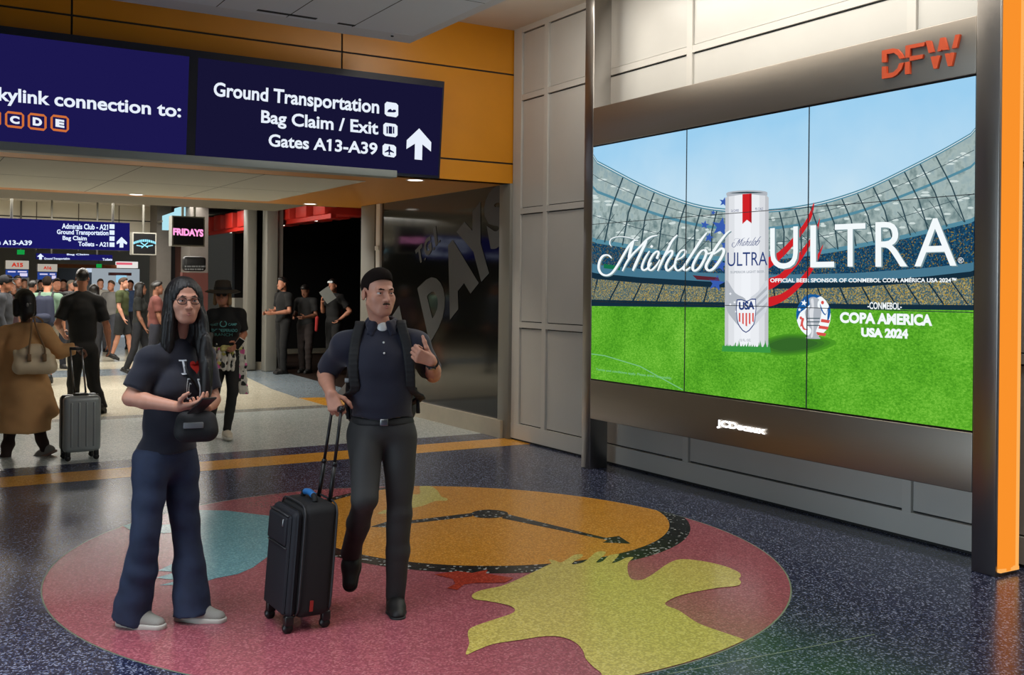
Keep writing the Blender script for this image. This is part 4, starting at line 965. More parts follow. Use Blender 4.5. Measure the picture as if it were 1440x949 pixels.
nrm = lambda v: np.array(v, float) / (np.linalg.norm(v) + 1e-9)
def basis(fwd, up=(0, 0, 1)):
    f = nrm(fwd); u = np.array(up, float); l = nrm(np.cross(u, f)); u = np.cross(f, l); return np.stack([l, f, u])   # rows: own left, forward, up

M_skin = mat('skin_light', (196, 140, 116), 0.5, bump=0.04, bscale=300, var=0.05, vscale=30)
M_lip = mat('lip', (178, 112, 100), 0.45); M_eyew = mat('eye_white', (206, 202, 196), 0.2); M_iris = mat('iris', (44, 32, 24), 0.15)
M_skin2 = mat('skin_warm', (176, 118, 92), 0.55, var=0.05, vscale=30); M_skin3 = mat('skin_brown', (120, 78, 58), 0.55, var=0.05, vscale=30)
M_hair_dk = mat('hair_dark', (27, 19, 15), 0.9, bump=0.5, bscale=520, spec=0.15); M_hair_bk = mat('hair_black', (17, 13, 12), 0.42, bump=0.25, bscale=500, spec=0.5)
M_hair_br = mat('hair_brown', (62, 44, 32), 0.8, bump=0.3, bscale=420); M_hair_gr = mat('hair_grey', (120, 114, 106), 0.8, bump=0.3, bscale=420); M_hair_bl = mat('hair_blond', (150, 120, 82), 0.7, bump=0.3, bscale=420)

def head_bones(c, R, g=1.0, face=True, female=False):
    """c: between the eyes' level, R rows: own left, forward, up"""
    T = lambda x, y, z: np.array(c) + (np.array((x, y, z)) * g) @ R
    E = lambda p, r, k=0.02, op='add': Egg(T(*p), np.array(r) * g, R, k * g, op)
    B = lambda p, q, r1, r2=None, k=0.012, op='add': Bone(T(*p), T(*q), r1 * g, (r1 if r2 is None else r2) * g, k * g, op)
    jw = 0.80 if female else 0.93
    L = [E((0, -0.018, 0.034), (0.076, 0.096, 0.082)), E((0, 0.024, -0.042), (0.061 * jw, 0.065, 0.076), 0.03), E((0.034 * jw, 0.046, -0.060), (0.026 * jw, 0.024, 0.03), 0.035), E((-0.034 * jw, 0.046, -0.060), (0.026 * jw, 0.024, 0.03), 0.035), E((0, 0.068, -0.100), (0.024 * jw, 0.020, 0.018), 0.03),
         B((0.052 * jw, 0.005, -0.055), (0.024, 0.06, -0.098), 0.017, 0.013, 0.03), B((-0.052 * jw, 0.005, -0.055), (-0.024, 0.06, -0.098), 0.017, 0.013, 0.03)]
    for s_ in (1, -1): L += [E((s_ * 0.079, -0.012, -0.014), (0.008, 0.017, 0.029), 0.006), E((s_ * 0.088, -0.008, -0.012), (0.006, 0.009, 0.017), 0.004, 'sub')]
    if face:
        for s_ in (1, -1):
            L += [E((s_ * 0.042, 0.052, -0.028), (0.024, 0.020, 0.022), 0.03), E((s_ * 0.032, 0.098 + (.002 if female else 0), -0.002), (0.0175, 0.016, 0.0125), 0.016, 'sub')]
        L += [B((-0.040, 0.074, 0.019), (-0.012, 0.083, 0.017), 0.009, None, 0.018), B((0.040, 0.074, 0.019), (0.012, 0.083, 0.017), 0.009, None, 0.018)]
        L += [B((0, 0.084, 0.008), (0, 0.109, -0.037), 0.0072, 0.0108, 0.012)]
        for s_ in (1, -1): L += [E((s_ * 0.0115, 0.094, -0.039), (0.0085, 0.010, 0.0075), 0.007), E((s_ * 0.032, 0.0735, 0.006), (0.0165, 0.012, 0.006), 0.006), E((s_ * 0.032, 0.0735, -0.011), (0.015, 0.011, 0.005), 0.006)]
        L += [E((0, 0.080, -0.068), (0.030, 0.012, 0.014), 0.02), B((-0.022, 0.0835, -0.0672), (0, 0.0885, -0.0660), 0.0040, .0048, 0.004), B((0.022, 0.0835, -0.0672), (0, 0.0885, -0.0660), 0.0040, .0048, 0.004), B((-0.017, 0.0835, -0.0755), (0.017, 0.0835, -0.0755), 0.0055, None, 0.003)]
    else: L += [B((0, 0.084, 0.008), (0, 0.106, -0.034), 0.008, 0.012, 0.014)]
    return L, T
def eyes(T, R, g, parent):
    for s_ in (1, -1):
        m = MB(); c = T(s_ * 0.032, 0.0705, -0.002); m.ball(tuple(c), 0.0128 * g, M_eyew, seg=16); m.ball(tuple(T(s_ * 0.032 + 0.001, 0.0785, -0.002)), 0.0062 * g, M_iris, seg=12)
        m.build('eye', parent)
def brows(T, g, parent, m, r=0.0042, lift=0.0):
    for s_ in (1, -1):
        q = [Bone(T(s_ * 0.014, 0.0905, 0.0160 + lift), T(s_ * 0.032, 0.0885, 0.0190 + lift), r * g, r * 0.95 * g, 0.006), Bone(T(s_ * 0.032, 0.0885, 0.0190 + lift), T(s_ * 0.046, 0.077, 0.0150 + lift), r * 0.95 * g, r * .6 * g, 0.006)]
        mesh_parts('eyebrow', [solid(q, 0.002 * g)], [m], parent)
def short_hair(T, R, c, g, h, line, thick=0.006, top=0.012):
    """line: list of (y, z) hairline heights in the head's own frame"""
    prims = [Egg(T(0, -0.018, 0.034), np.array((0.076 + thick * .5, 0.096 + thick * .7, 0.082 + thick)) * g, R, 0), Egg(T(0, 0.022, 0.085), np.array((0.052, 0.062, 0.030 + top)) * g, R, 0.03 * g)]
    ys, zs = zip(*line)
    def post(D, X, Y, Z):
        q0 = [((X - c[0]) * R[i][0] + (Y - c[1]) * R[i][1] + (Z - c[2]) * R[i][2]) / g for i in range(3)]
        zl = np.interp(q0[1], ys, zs); ear = np.sqrt(np.minimum(np.abs(q0[0]) - 0.082, 0) ** 2 * 0 + (q0[1] + 0.008) ** 2 + (q0[2] + 0.006) ** 2)
        cutv = np.maximum((zl - q0[2]) * 0.7, np.where(np.abs(q0[0]) > 0.05, 0.030 - ear, -1))
        return np.maximum(D, cutv * g)
    return solid(prims, h, post)
def hand(wr, d, n, thumb_side, curl, g=1.0, spread=0.0, thumb=None, thumb_pose='side'):
    """wr wrist, d pointing to the knuckles, n out of the palm, thumb_side = direction of the thumb; curl = three bend angles of the fingers"""
    d = nrm(d); n = nrm(np.array(n) - d * (np.array(n) @ d)); s_ = nrm(np.array(thumb_side) - d * (np.array(thumb_side) @ d) - n * (np.array(thumb_side) @ n))
    wr = np.array(wr, float); L = []
    offs = (0.030, 0.010, -0.010, -0.028); ln = ((.045, .026, .020), (.049, .030, .022), (.046, .027, .021), (.036, .021, .018)); pl = (.088, .090, .086, .078)
    for o_, l3, p_ in zip(offs, ln, pl):
        k0 = wr + (d * p_ + s_ * o_) * g; L.append(Bone(wr + s_ * o_ * 0.6 * g + d * 0.012 * g, k0, 0.0135 * g, 0.0105 * g, 0.016 * g))
        a = 0; q = k0
        for i, l in enumerate(l3):
            a += curl[i]; dr = d * math.cos(a) + n * math.sin(a) + s_ * spread * o_ * 10 * (1 if i == 0 else .5); e = q + nrm(dr) * l * g
            L.append(Bone(q, e, (0.0098, 0.0088, 0.0080)[i] * g, (0.0088, 0.0080, 0.0066)[i] * g, 0.004 * g)); q = e
    b = wr + (d * 0.022 + s_ * 0.022 + n * 0.008) * g
    if thumb is None: th = [(d * 0.55 + s_ * 0.75 + n * 0.35), (d * 0.85 + s_ * 0.45 + n * 0.4), (d * 0.95 + s_ * 0.1 + n * 0.45)]
    else: th = thumb
    for i, (dr, l) in enumerate(zip(th, (0.042, 0.034, 0.028))):
        e = b + nrm(dr) * l * g; L.append(Bone(b, e, (0.0145, 0.0112, 0.0100)[i] * g, (0.0112, 0.0100, 0.0078)[i] * g, 0.008 * g)); b = e
    return L
def foot_bones(ank, dirv, g=1.0, pitch=0.0, L=0.27):
    """shoe around an ankle; pitch > 0 lifts the heel"""
    f = nrm((dirv[0], dirv[1], 0)); up = np.array((0, 0, 1.0)); cp, sp_ = math.cos(pitch), math.sin(pitch)
    ff = f * cp - up * sp_; uu = up * cp + f * sp_; R = basis(ff, uu); a = np.array(ank, float)
    T = lambda x, y, z: a + (np.array((x, y, z)) * g) @ R
    return T, R
def shoe(parent, ank, dirv, g, upper, sole, pitch=0.0, h=0.006, laces=None, hgt=0.085, sole_t=0.028, name='shoe'):
    T, R = foot_bones(ank, dirv, g, pitch); z0 = -hgt
    bot = (T(0, 0, z0 + sole_t), -R[2])
    pr = [Bone(T(0, -0.045, z0 + .045), T(0, 0.06, z0 + .045), 0.043 * g, 0.043 * g, 0.02, cut=[bot]), Bone(T(0, 0.06, z0 + .04), T(0.004, 0.150, z0 + .026), 0.046 * g, 0.036 * g, 0.03, cut=[bot]),
          Bone(T(0, -0.02, z0 + .05), T(0, -0.012, 0.018), 0.042 * g, 0.041 * g, 0.03, cut=[(T(0, 0, 0.012), R[2])])]
    o = mesh_parts(name, [solid(pr, h)], [upper], parent)
    sl = [Bone(T(0, -0.05, z0 + sole_t * .5), T(0, 0.06, z0 + sole_t * .5), 0.047 * g, 0.050 * g, 0.02, flat=None, cut=[(T(0, 0, z0 + sole_t), R[2]), (T(0, 0, z0), -R[2])]),
          Bone(T(0, 0.06, z0 + sole_t * .5), T(0.004, 0.152, z0 + sole_t * .55), 0.050 * g, 0.041 * g, 0.02, cut=[(T(0, 0, z0 + sole_t), R[2]), (T(0, 0, z0), -R[2])])]
    mesh_parts('sole', [solid(sl, h)], [sole], o)
    if laces:
        m = MB()
        for i in range(4): y = 0.035 + i * 0.022; z = z0 + 0.088 - i * 0.008; m.tube([T(-0.028, y, z - .012), T(0, y + .004, z + .004), T(0.028, y, z - .012)], 0.0028 * g, laces, 6)
        m.tube([T(0, 0.03, z0 + .09), T(0.025, 0.025, z0 + .105), T(0.045, 0.035, z0 + .088), T(0.02, 0.035, z0 + .092)], 0.002 * g, laces, 6)
        m.build('lace', o)
    return o
def person_frame(name, label, foot_px, group=None, zc=None, cat='person'):
    """stands at the floor point seen at foot_px; its own frame: x to the right, y away from the camera, z up"""
    if zc is None: x, y, _ = on_floor(*foot_px)
    else:
        d = np.array(ray(foot_px[0], 404)); d /= (d[0] * math.sin(TH) + d[1] * math.cos(TH)); x, y = d[0] * zc, d[1] * zc
    az = math.atan2(x, y)
    t = thing(name, label, cat, (x, y, 0), -az, group)
    f = np.array((math.sin(az), math.cos(az))); r = np.array((math.cos(az), -math.sin(az))); o = np.array((x, y))
    def J(px, py, dy=0.0):
        d = np.array(ray(px, py)); tt = (o @ f + dy) / (d[:2] @ f); w = d * tt
        return np.array(((w[:2] - o) @ r, dy, H + w[2]))
    return t, J
def noise3(X, Y, Z, f, seed=0):
    r = np.random.RandomState(seed); s_ = 0
    for i in range(5):
        v = r.normal(size=3); v = v / np.linalg.norm(v) * f * (0.6 + 0.25 * i); s_ = s_ + np.sin(X * v[0] + Y * v[1] + Z * v[2] + r.uniform(0, 6.28))
    return s_ / 5
def wrinkle(amp, f, seed=0):
    return lambda D, X, Y, Z: D + amp * noise3(X, Y, Z * 1.6, f, seed)
def lerp(a, b, t): return np.array(a) + (np.array(b) - np.array(a)) * t
def trunk(j, b, bd, add=0.0, k=0.04, belly=1.0, bust=0.0):
    """rib cage, belly and hips, padded by add"""
    sm = lerp(j['sL'], j['sR'], .5); ax = nrm(j['sR'] - j['sL']); up = nrm(j['nk'] - j['pel']); ax = nrm(ax - up * (ax @ up)); Rc = np.stack([ax, np.cross(up, ax), up])
    hx = nrm(j['hR'] - j['hL']); Rh = np.stack([hx, nrm(np.cross((0, 0, 1), hx)), np.array((0, 0, 1.0))])
    f = np.array(bd, float); L = np.linalg.norm(sm - j['pel']); sw = np.linalg.norm(j['sR'] - j['sL'])
    P = [Egg(lerp(j['pel'], sm, .74) + f * 0.008, (sw * .44 * b + add, .112 * b + add, L * .40 + add), Rc, k), Egg(lerp(j['pel'], sm, .38) + f * 0.012 * belly, (.142 * b + add, .104 * b * belly + add, L * .34 + add), Rc, k),
         Egg(j['pel'] + np.array((0, 0, 0.01)), (.158 * b + add, .112 * b + add, .115 + add), Rh, k)]
    for s_ in 'LR': P.append(Bone(lerp(j['nk'], j['s' + s_], .15) - np.array((0, 0, .02)), j['s' + s_] + np.array((0, 0, -.005)), .044 * b + add, .050 * b + add, k)); P.append(Bone(j['s' + s_], j['s' + s_] + (0, 0, -.01), .050 * b + add, .050 * b + add, k))
    if bust:
        for q in (-1, 1): P.append(Egg(lerp(j['pel'], sm, .70) + ax * q * .075 + f * .085, (.062 + add, .055 + add, .065 + add), Rc, .04))
    return P
def arm(j, s_, b, add=0.0, upto=1.0, k=0.025):
    a, e, w = j['s' + s_], j['e' + s_], j['w' + s_]
    return [Bone(a, e, .049 * b + add, .038 * b + add, k), Bone(e, lerp(e, w, .3), .038 * b + add, .041 * b + add, .015), Bone(lerp(e, w, .3), w, .041 * b + add, .026 * b + add, .015)]
def leg(j, s_, b, add=0.0):
    h_, kn, an = j['h' + s_], j['k' + s_], j['a' + s_]
    return [Bone(h_, kn, .086 * b + add, .055 * b + add, .03), Bone(kn, lerp(kn, an, .3), .052 * b + add, .054 * b + add, .02), Bone(lerp(kn, an, .3), an, .054 * b + add, .037 * b + add, .02)]
def figure(t, j, bd, hf, top, legs, skin=None, b=1.0, g=1.0, h=0.012, face=False, hair='short', hair_m=None, hands=None, sleeve=0.75, hem=None, waist=None, tr_add=0.018, flare=0.0, cuff=0.02, shoe_m=None, sole_m=None,
           feet=None, female=False, top_add=0.014, wr=0.004, body_h=None, belly=1.0, hair_line=None, lace=None, skirt=None, seed=1, top_name='shirt', leg_name='trousers', shorts=None, hh=None, tilt=(0, 0, 1)):
    skin = skin or M_skin; hair_m = hair_m or M_hair_dk; R = basis(hf, tilt); hc = j['head']
    HB, T = head_bones(hc, R, g, face, female)
    neck = [Bone(j['nk'] - np.array((0, 0, .03)), T(0, -0.028, -0.06), (.050 if not female else .046) * b, (.049 if not female else .044) * b, .025)]
    body = trunk(j, b, bd, -0.004) + neck + HB
    HA = {}
    for s_ in 'LR':
        body += arm(j, s_, b)
        w, e = j['w' + s_], j['e' + s_]
        if hands and s_ in hands: HA[s_] = hand(w, *hands[s_][0], g=g, **hands[s_][1])
        else:
            d = nrm(w - e); side = np.array((1 if s_ == 'L' else -1, 0, 0)); HA[s_] = hand(w, d, side, np.array(bd), (.35, .45, .35), g=g)
        body += leg(j, s_, b * .96, 0 if (shorts or legs is None) else -.012)
    bh = body_h or h
    chunks = []
    if hh:   # finer nets for head and hands, joined into the one body mesh
        lo, hi = hc - .17, hc + .17; lo[2] = j['nk'][2] - .01
        chunks.append(solid([q for q in body], hh, clip=(lo, hi)))
        for s_ in 'LR':
            c = j['w' + s_]; pr = [q for q in arm(j, s_, b)] + HA[s_]; lo_ = np.min([q.bounds()[0] for q in HA[s_]], 0) - .02; hi_ = np.max([q.bounds()[1] for q in HA[s_]], 0) + .02
            chunks.append(solid(pr, hh, clip=(lo_, hi_)))
        chunks.append(solid([q for q in body if q not in HB[:0]], bh, clip=(np.array((-9, -9, -9)), np.array((9, 9, j['nk'][2] + .02)))))
    else:
        chunks.append(solid(body + HA['L'] + HA['R'], bh))
    bo = mesh_parts('body', chunks, [skin], t)
    if face:
        q_ = lambda a, b_, r1, r2: Bone(T(*a), T(*b_), r1 * g, r2 * g, .0015)
        mesh_parts('lips', [solid([q_((-.024, .0885, -.0673), (0, .0938, -.0661), .0026, .0044), q_((.024, .0885, -.0673), (0, .0938, -.0661), .0026, .0044), q_((-.018, .0895, -.0750), (0, .0922, -.0755), .0030, .0054), q_((.018, .0895, -.0750), (0, .0922, -.0755), .0030, .0054)], .0016)], [M_lip], t)
    if face: eyes(T, R, g, t)
    # top
    if top is not None:
        hz = hem if hem is not None else j['pel'][2]
        pr = trunk(j, b, bd, top_add, belly=belly, bust=1 if female else 0)
        for s_ in 'LR':
            a, e, w = j['s' + s_], j['e' + s_], j['w' + s_]
            if sleeve <= 1: p_ = lerp(a, e, sleeve); pr.append(Bone(a, e, .056 * b + top_add * .8, .048 * b + top_add, .03, cut=[(p_, e - a)]))
            else:
                p_ = lerp(e, w, sleeve - 1); pr += [Bone(a, e, .054 * b + top_add, .044 * b + top_add, .03), Bone(e, w, .045 * b + top_add, .034 * b + top_add, .02, cut=[(p_, w - e)])]
        if skirt: pr += skirt
        nkc = Bone(j['nk'] + np.array((0, 0, .01)), T(0, -.03, -.05), .06 * b, .06 * b, 0)
        nz = j['nk'][2] + .012
        wf = wrinkle(wr, 38, seed)
        def post(D, X, Y, Z): return np.maximum(np.maximum(wf(D, X, Y, Z), hz + 0.006 * np.sin(X * 30 + 1) - Z), Z - nz - 0 * X)
        to = mesh_parts(top_name, [solid(pr, h, post)], [top], t)
    else: to = None
    # trousers
    if legs is not None:
        wz = waist if waist is not None else j['pel'][2] + .07
        pr = [q for q in trunk(j, b, bd, tr_add * .55, belly=belly)[2:3]]
        for s_ in 'LR':
            h_, kn, an = j['h' + s_], j['k' + s_], j['a' + s_]
            if shorts: pr.append(Bone(h_, lerp(h_, kn, shorts), .092 * b + tr_add, .075 * b + tr_add * 1.5, .03, cut=[(lerp(h_, kn, shorts), kn - h_)])); continue
            d = nrm(an - kn); end = an + d * cuff
            pr += [Bone(h_, kn, .088 * b + tr_add, .058 * b + tr_add, .03), Bone(kn, lerp(kn, an, .45), .056 * b + tr_add, .052 * b + tr_add + flare * .35, .02), Bone(lerp(kn, an, .45), end + d * .06, .052 * b + tr_add + flare * .35, .040 * b + tr_add + flare, .02, cut=[(end, d)])]
        wf2 = wrinkle(wr * 1.5, 30, seed + 7)
        mesh_parts(leg_name, [solid(pr, h, lambda D, X, Y, Z: np.maximum(wf2(D, X, Y, Z), Z - wz + 0 * X))], [legs], t)
    for s_ in 'LR':
        if shoe_m and feet: shoe(t, j['a' + s_], feet[s_][0], g, shoe_m, sole_m or shoe_m, feet[s_][1], max(.005, h * .6), lace)
    if hair == 'short':
        line = hair_line or [(-.12, -.075), (-.05, -.06), (-.02, -.02), (.03, .03), (.05, .055), (.07, .072), (.1, .075)]
        mesh_parts('hair', [short_hair(T, R, hc, g, max(.004, (hh or h) * .9), line)], [hair_m], t)
    return T, R, bo, to
# ------------------------------------------------------------------ clothes
M_polo = mat('navy_polo_cotton', (15, 18, 40), 0.8, bump=0.12, bscale=600, sheen=0.2); M_tee = mat('navy_tee_cotton', (15, 18, 36), 0.85, bump=0.1, bscale=500, sheen=0.2)
M_slacks = mat('charcoal_slacks', (46, 46, 46), 0.75, bump=0.08, bscale=500); M_denim = mat('blue_denim', (36, 48, 74), 0.8, bump=0.2, bscale=700, var=0.22, vscale=12)
M_blackcl = mat('black_cloth', (16, 16, 18), 0.8, bump=0.1, bscale=400); M_bootblk = mat('black_suede', (18, 17, 17), 0.6); M_strap = mat('black_webbing', (20, 21, 23), 0.7, bump=0.2, bscale=900)
M_runner = mat('grey_knit_shoe', (150, 148, 140), 0.7, bump=0.2, bscale=500); M_runsole = mat('pale_rubber', (196, 192, 182), 0.6); M_metal = mat('metal_bits', (150, 150, 150), 0.3, 1.0)
M_btn = mat('white_button', (220, 220, 216), 0.4); M_tan = mat('camel_coat_wool', (206, 158, 106), 0.9, bump=0.15, bscale=300, var=0.05); M_beigebag = mat('beige_leather', (222, 204, 172), 0.5, bump=0.08, bscale=200, var=0.06)
M_brownleg = mat('dark_brown_leggings', (46, 28, 26), 0.8); M_capw = mat('white_print', (200, 206, 212), 0.7); M_redp = mat('red_print', (206, 44, 34), 0.7)

# ================================================================== man in navy polo pulling a case
t, J = person_frame('person', 'man in navy polo shirt and charcoal trousers striding with one hand on a black case', (555, 858))
man = t
j = dict(head=J(532, 411, -.06), nk=J(537, 457, 0.01), sL=J(486, 486, .0), sR=J(584, 484, .0), eL=J(457, 526, .13), wL=J(465, 553, -.09), eR=J(609, 527, .12), wR=J(607, 507, -.12),
         pel=J(537, 602, .02), hL=J(514, 614, .0), hR=J(561, 614, .02), kL=J(513, 702, -.16), aL=J(493, 776, .12), kR=J(562, 720, -.02), aR=J(556.5, 838, 0.02))
handsm = {'L': (((.30, -.35, -.85), (.25, .9, -.3), (.9, -.2, .2), (1.1, 1.3, .8)), {}),
          'R': (((-.80, -.45, .32), (.25, .9, .1), (-.15, -.1, 1), (1.25, 1.45, .9)), {'thumb': [np.array((-.35, -.15, .75)), np.array((-.30, .05, .95)), np.array((-.35, .1, .95))]})}
T, R, bo, to = figure(t, j, (0.05, -1, 0), (.48, -.88, -.02), M_polo, M_slacks, g=.97, h=.008, face=True, hands=handsm, sleeve=.86, hem=J(537, 586)[2], waist=J(537, 578)[2], tr_add=.006, shoe_m=M_bootblk, sole_m=M_bootblk,
                      feet={'L': ((-.15, -1), 1.0), 'R': ((0.05, -1), 0)}, hh=.0035, wr=.0045, lace=M_blackcl, top_name='polo_shirt', hair_line=[(-.12, -.07), (-.05, -.055), (-.03, -.02), (.0, -.004), (.020, .002), (.030, .044), (.05, .058), (.065, .066), (.08, .071), (.1, .073)])
brows(T, .97, t, M_hair_dk, .0032)
ms = [Bone(T(0, .0945, -.0565), T(q * .014, .0925, -.058), .0040, .0040, .003) for q in (1, -1)] + [Bone(T(q * .014, .0925, -.058), T(q * .027, .0845, -.064), .0040, .0022, .003) for q in (1, -1)]
mesh_parts('moustache', [solid(ms, .0018)], [M_hair_br], t)
# collar, placket, buttons, undershirt
nb = j['nk']; col_b = []
for s_ in (1, -1):
    ring = [nb + np.array((.066 * s_ * math.sin(a), .062 * math.cos(a) - .002, .036 - .040 * (a / math.pi) ** 2)) for a in np.linspace(0, math.pi * .82, 7)]
    for p_, q_ in zip(ring[:-1], ring[1:]): col_b.append(Bone(p_, q_, .010, .010, .01)); col_b.append(Bone(p_ + (0, 0, -.022) + (p_ - nb) * .18, q_ + (0, 0, -.024) + (q_ - nb) * .18, .009, .009, .02))
    tip = ring[-1]; col_b.append(Bone(tip + (0, 0, -.015), tip + np.array((.012 * s_, -.022, -.055)), .010, .007, .02)); col_b.append(Bone(tip, tip + np.array((.035 * s_, -.012, -.048)), .010, .008, .025))
mesh_parts('collar', [solid(col_b, .005)], [M_polo], t)
m = MB(); m.ball(tuple(nb + np.array((0.004, -.052, -.014))), (.032, .024, .034), M_btn); m.build('undershirt', t)
def front_y(x, z, prs):
    lo = -.4
    ys_ = np.linspace(-.4, .1, 400); p_ = np.stack([np.full(400, x), ys_, np.full(400, z)], -1); d = np.min([q.dist(p_) for q in prs], 0); i = np.argmax(d < 0); return ys_[i]
tp = trunk(j, 1.0, (0.05, -1, 0), .014)
for px_, py_ in ((533.7, 469.5), (539.5, 481.5), (540.3, 496.5)):
    q = J(px_, py_, -.1); y_ = front_y(q[0], q[2], tp); q = J(px_, py_, y_); m = MB(); m.ball((q[0], y_ - .005, q[2]), (.0055, .003, .0055), M_btn, seg=12); m.build('button', t)
# belt and watch, ring
bz_ = J(537, 590)[2]
mesh_parts('belt', [solid([Egg(q.c, q.r + .006, q.R, q.k) if isinstance(q, Egg) else q for q in trunk(j, 1.0, (0.05, -1, 0), .0033)[2:3]], .006, lambda D, X, Y, Z: np.maximum(D, np.abs(Z - bz_) - .017))], [M_strap], t)
m = MB(); q = J(540, 590, -.13); m.rbox((q[0] - .02, -.136 + j['pel'][1], bz_ - .017), (q[0] + .02, -.118 + j['pel'][1], bz_ + .017), M_metal, .004, 2); m.build('belt_buckle', t)
wx = lerp(j['wR'], j['eR'], .10); ad = nrm(j['eR'] - j['wR']); o1 = nrm(np.cross(ad, (0, 0, 1))); o2 = np.cross(ad, o1)
m = MB(); m.tube([wx + o1 * .031 * math.cos(a) + o2 * .031 * math.sin(a) for a in np.linspace(0, 6.2832, 21)], .006, M_strap, 8, False)
fd = nrm(np.array((-.05, -1, .1)) - ad * (np.array((-.05, -1, .1)) @ ad)); m.cyl(tuple(wx + fd * .026), tuple(wx + fd * .037), .019, M_strap, 20); m.cyl(tuple(wx + fd * .037), tuple(wx + fd * .038), .015, M_metal, 20); m.build('wristwatch', t)
# backpack on his back
bp = thing('backpack', 'black backpack with shoulder straps worn by the man in the polo shirt', 'backpack', tuple(man.location), man.rotation_euler[2])
sm = lerp(j['sL'], j['sR'], .5); M_bag = mat('black_bag_fabric', (20, 21, 24), 0.75, bump=0.25, bscale=500)
mesh_parts('pack', [solid([Bone(sm + np.array((-.07, .20, -.02)), sm + np.array((-.08, .21, -.34)), .10, .11, .04), Bone(sm + np.array((.07, .20, -.02)), sm + np.array((.08, .21, -.34)), .10, .11, .04), Bone(sm + np.array((-.02, .26, -.22)), sm + np.array((.02, .26, -.22)), .09, .09, .06)], .012)], [M_bag], bp)
tp2 = trunk(j, 1.0, (0.05, -1, 0), .026)
def on_front(px_, py_, lift=.006):
    q = J(px_, py_, -.12); y_ = front_y(q[0], q[2], tp2); return np.array((J(px_, py_, y_)[0], y_ - lift, J(px_, py_, y_)[2]))
for pts in ([(507, 459), (502, 470), (499, 485), (497, 505), (497, 528), (499, 548)], [(563, 457), (568, 470), (572, 485), (575, 505), (577, 528), (578, 548)]):
    fr = [on_front(*q) for q in pts]; sx = -1 if pts[0][0] < 530 else 1
    over = []
    for a in np.radians((150, 128, 108, 92, 78)):
        dv = np.array((0, -math.cos(a), math.sin(a))); c_ = np.array((fr[0][0] + sx * .004, sm[1], sm[2] - .06)); s_ = np.linspace(.3, 0, 600); P_ = c_ + dv * s_[:, None]; d = np.min([q.dist(P_) for q in tp2], 0); over.append(P_[np.argmax(d < .004)] + dv * .004)
    path = [sm + np.array((sx * .085, .15, -.06))] + over + fr[1:] + [fr[-1] + np.array((sx * .05, .09, -.05)), sm + np.array((sx * .13, .19, -.33))]
    bs = []
    path = [np.array(q) for q in smooth(path, 3, False)]
    for p_, q_ in zip(path[:-1], path[1:]):
        for o_ in (-.018, -.006, .006, .018): bs.append(Bone(p_ + (o_, 0, 0), q_ + (o_, 0, 0), .0075, .0075, .006))
    mesh_parts('shoulder_strap', [solid(bs, .007)], [M_strap], bp)
for px_, y0, y1 in ((491, 548, 589), (584, 545, 581)):
    a = J(px_, y0, .06); b_ = J(px_ + (-1 if px_ < 500 else 4), y1, .03); m = MB(); Mx = None
    m.tube([a, lerp(a, b_, .5) + np.array((.006 * (1 if px_ > 500 else -1), 0, 0)), b_], [.009, .009, .011], M_strap, 6); m.build('strap_end', bp)
m = MB(); q = J(487.5, 535, .05); m.rbox(tuple(q - .010), tuple(q + .012), M_btn, .003, 2); o = m.build('white_tag', bp); o['label'] = 'small white tag'

# ================================================================== his black soft case
cs_y0, cs_y1, cs_x0, cs_x1 = 4.70, 5.04, 1.64, 1.865
cc = thing('suitcase', 'black soft-sided upright suitcase with a blue top handle beside the man in the polo', 'suitcase', (1.75, 4.87, 0))
M_case = mat('black_case_fabric', (17, 18, 20), 0.75, bump=0.2, bscale=600); M_case2 = mat('dark_blue_case_fabric', (17, 20, 29), 0.7, bump=0.2, bscale=600); M_pipe = mat('case_piping', (44, 45, 48), 0.5); M_blueh = mat('blue_handle', (36, 110, 176), 0.5); M_plast = mat('black_plastic', (18, 18, 19), 0.4)
tz = math.tan(math.radians(4.2)); SH = Matrix(((1, 0, tz, 0), (0, 1, 0, 0), (0, 0, 1, 0), (0, 0, 0, 1)))
def lb(*a): 
    m_ = MB(); m_.rbox(*a, M=SH); return m_
lx, ly = .112, .17
m = MB(); m.rbox((-.07, -ly, .065), (lx, ly, .60), M_case, .045, 5, SH); m.build('shell', cc)
m = MB(); m.rbox((-.115, -ly + .012, .075), (-.06, ly - .012, .575), M_case2, .03, 4, SH); fp = m.build('front_pocket', cc)
m = MB(); m.rbox((-.128, -ly + .03, .09), (-.105, ly - .03, .555), M_case2, .012, 4, SH); m.build('pocket_panel', fp)
m = MB(); m.rbox((-.140, -ly + .045, .41), (-.115, ly - .045, .545), M_case2, .011, 4, SH); m.build('upper_pocket', fp)
for z_ in (.40, .552):
    m = MB(); m.tube([SH @ Vector((-.130, -ly + .04, z_)), SH @ Vector((-.132, 0, z_ + .004)), SH @ Vector((-.130, ly - .04, z_))], .004, M_pipe, 6); m.build('zip', fp)
m = MB(); m.rbox((-.146, -.10, .50), (-.136, -.085, .535), M_metal, .004, 2, SH); m.build('zip_pull', fp)
for x_ in (-.06, .10):
    pts = [(-ly + .05, .072), (-ly + .012, .10), (-ly - .001, .16), (-ly - .001, .50), (-ly + .01, .57), (-ly + .05, .597), (0, .602), (ly - .05, .597), (ly - .01, .57), (ly + .001, .50), (ly + .001, .16), (ly - .012, .10), (ly - .05, .072)]
    m = MB(); m.tube([SH @ Vector((x_, y_, z_)) for y_, z_ in smooth(pts, 3, False)], .005, M_pipe, 6); m.build('piping', cc)
m = MB(); m.tube([SH @ Vector(q) for q in smooth([(.015, -.085, .60), (.015, -.07, .622), (.015, 0, .632), (.015, .07, .622), (.015, .085, .60)], 4, False)], .013, M_case, 10); hd = m.build('top_handle', cc)
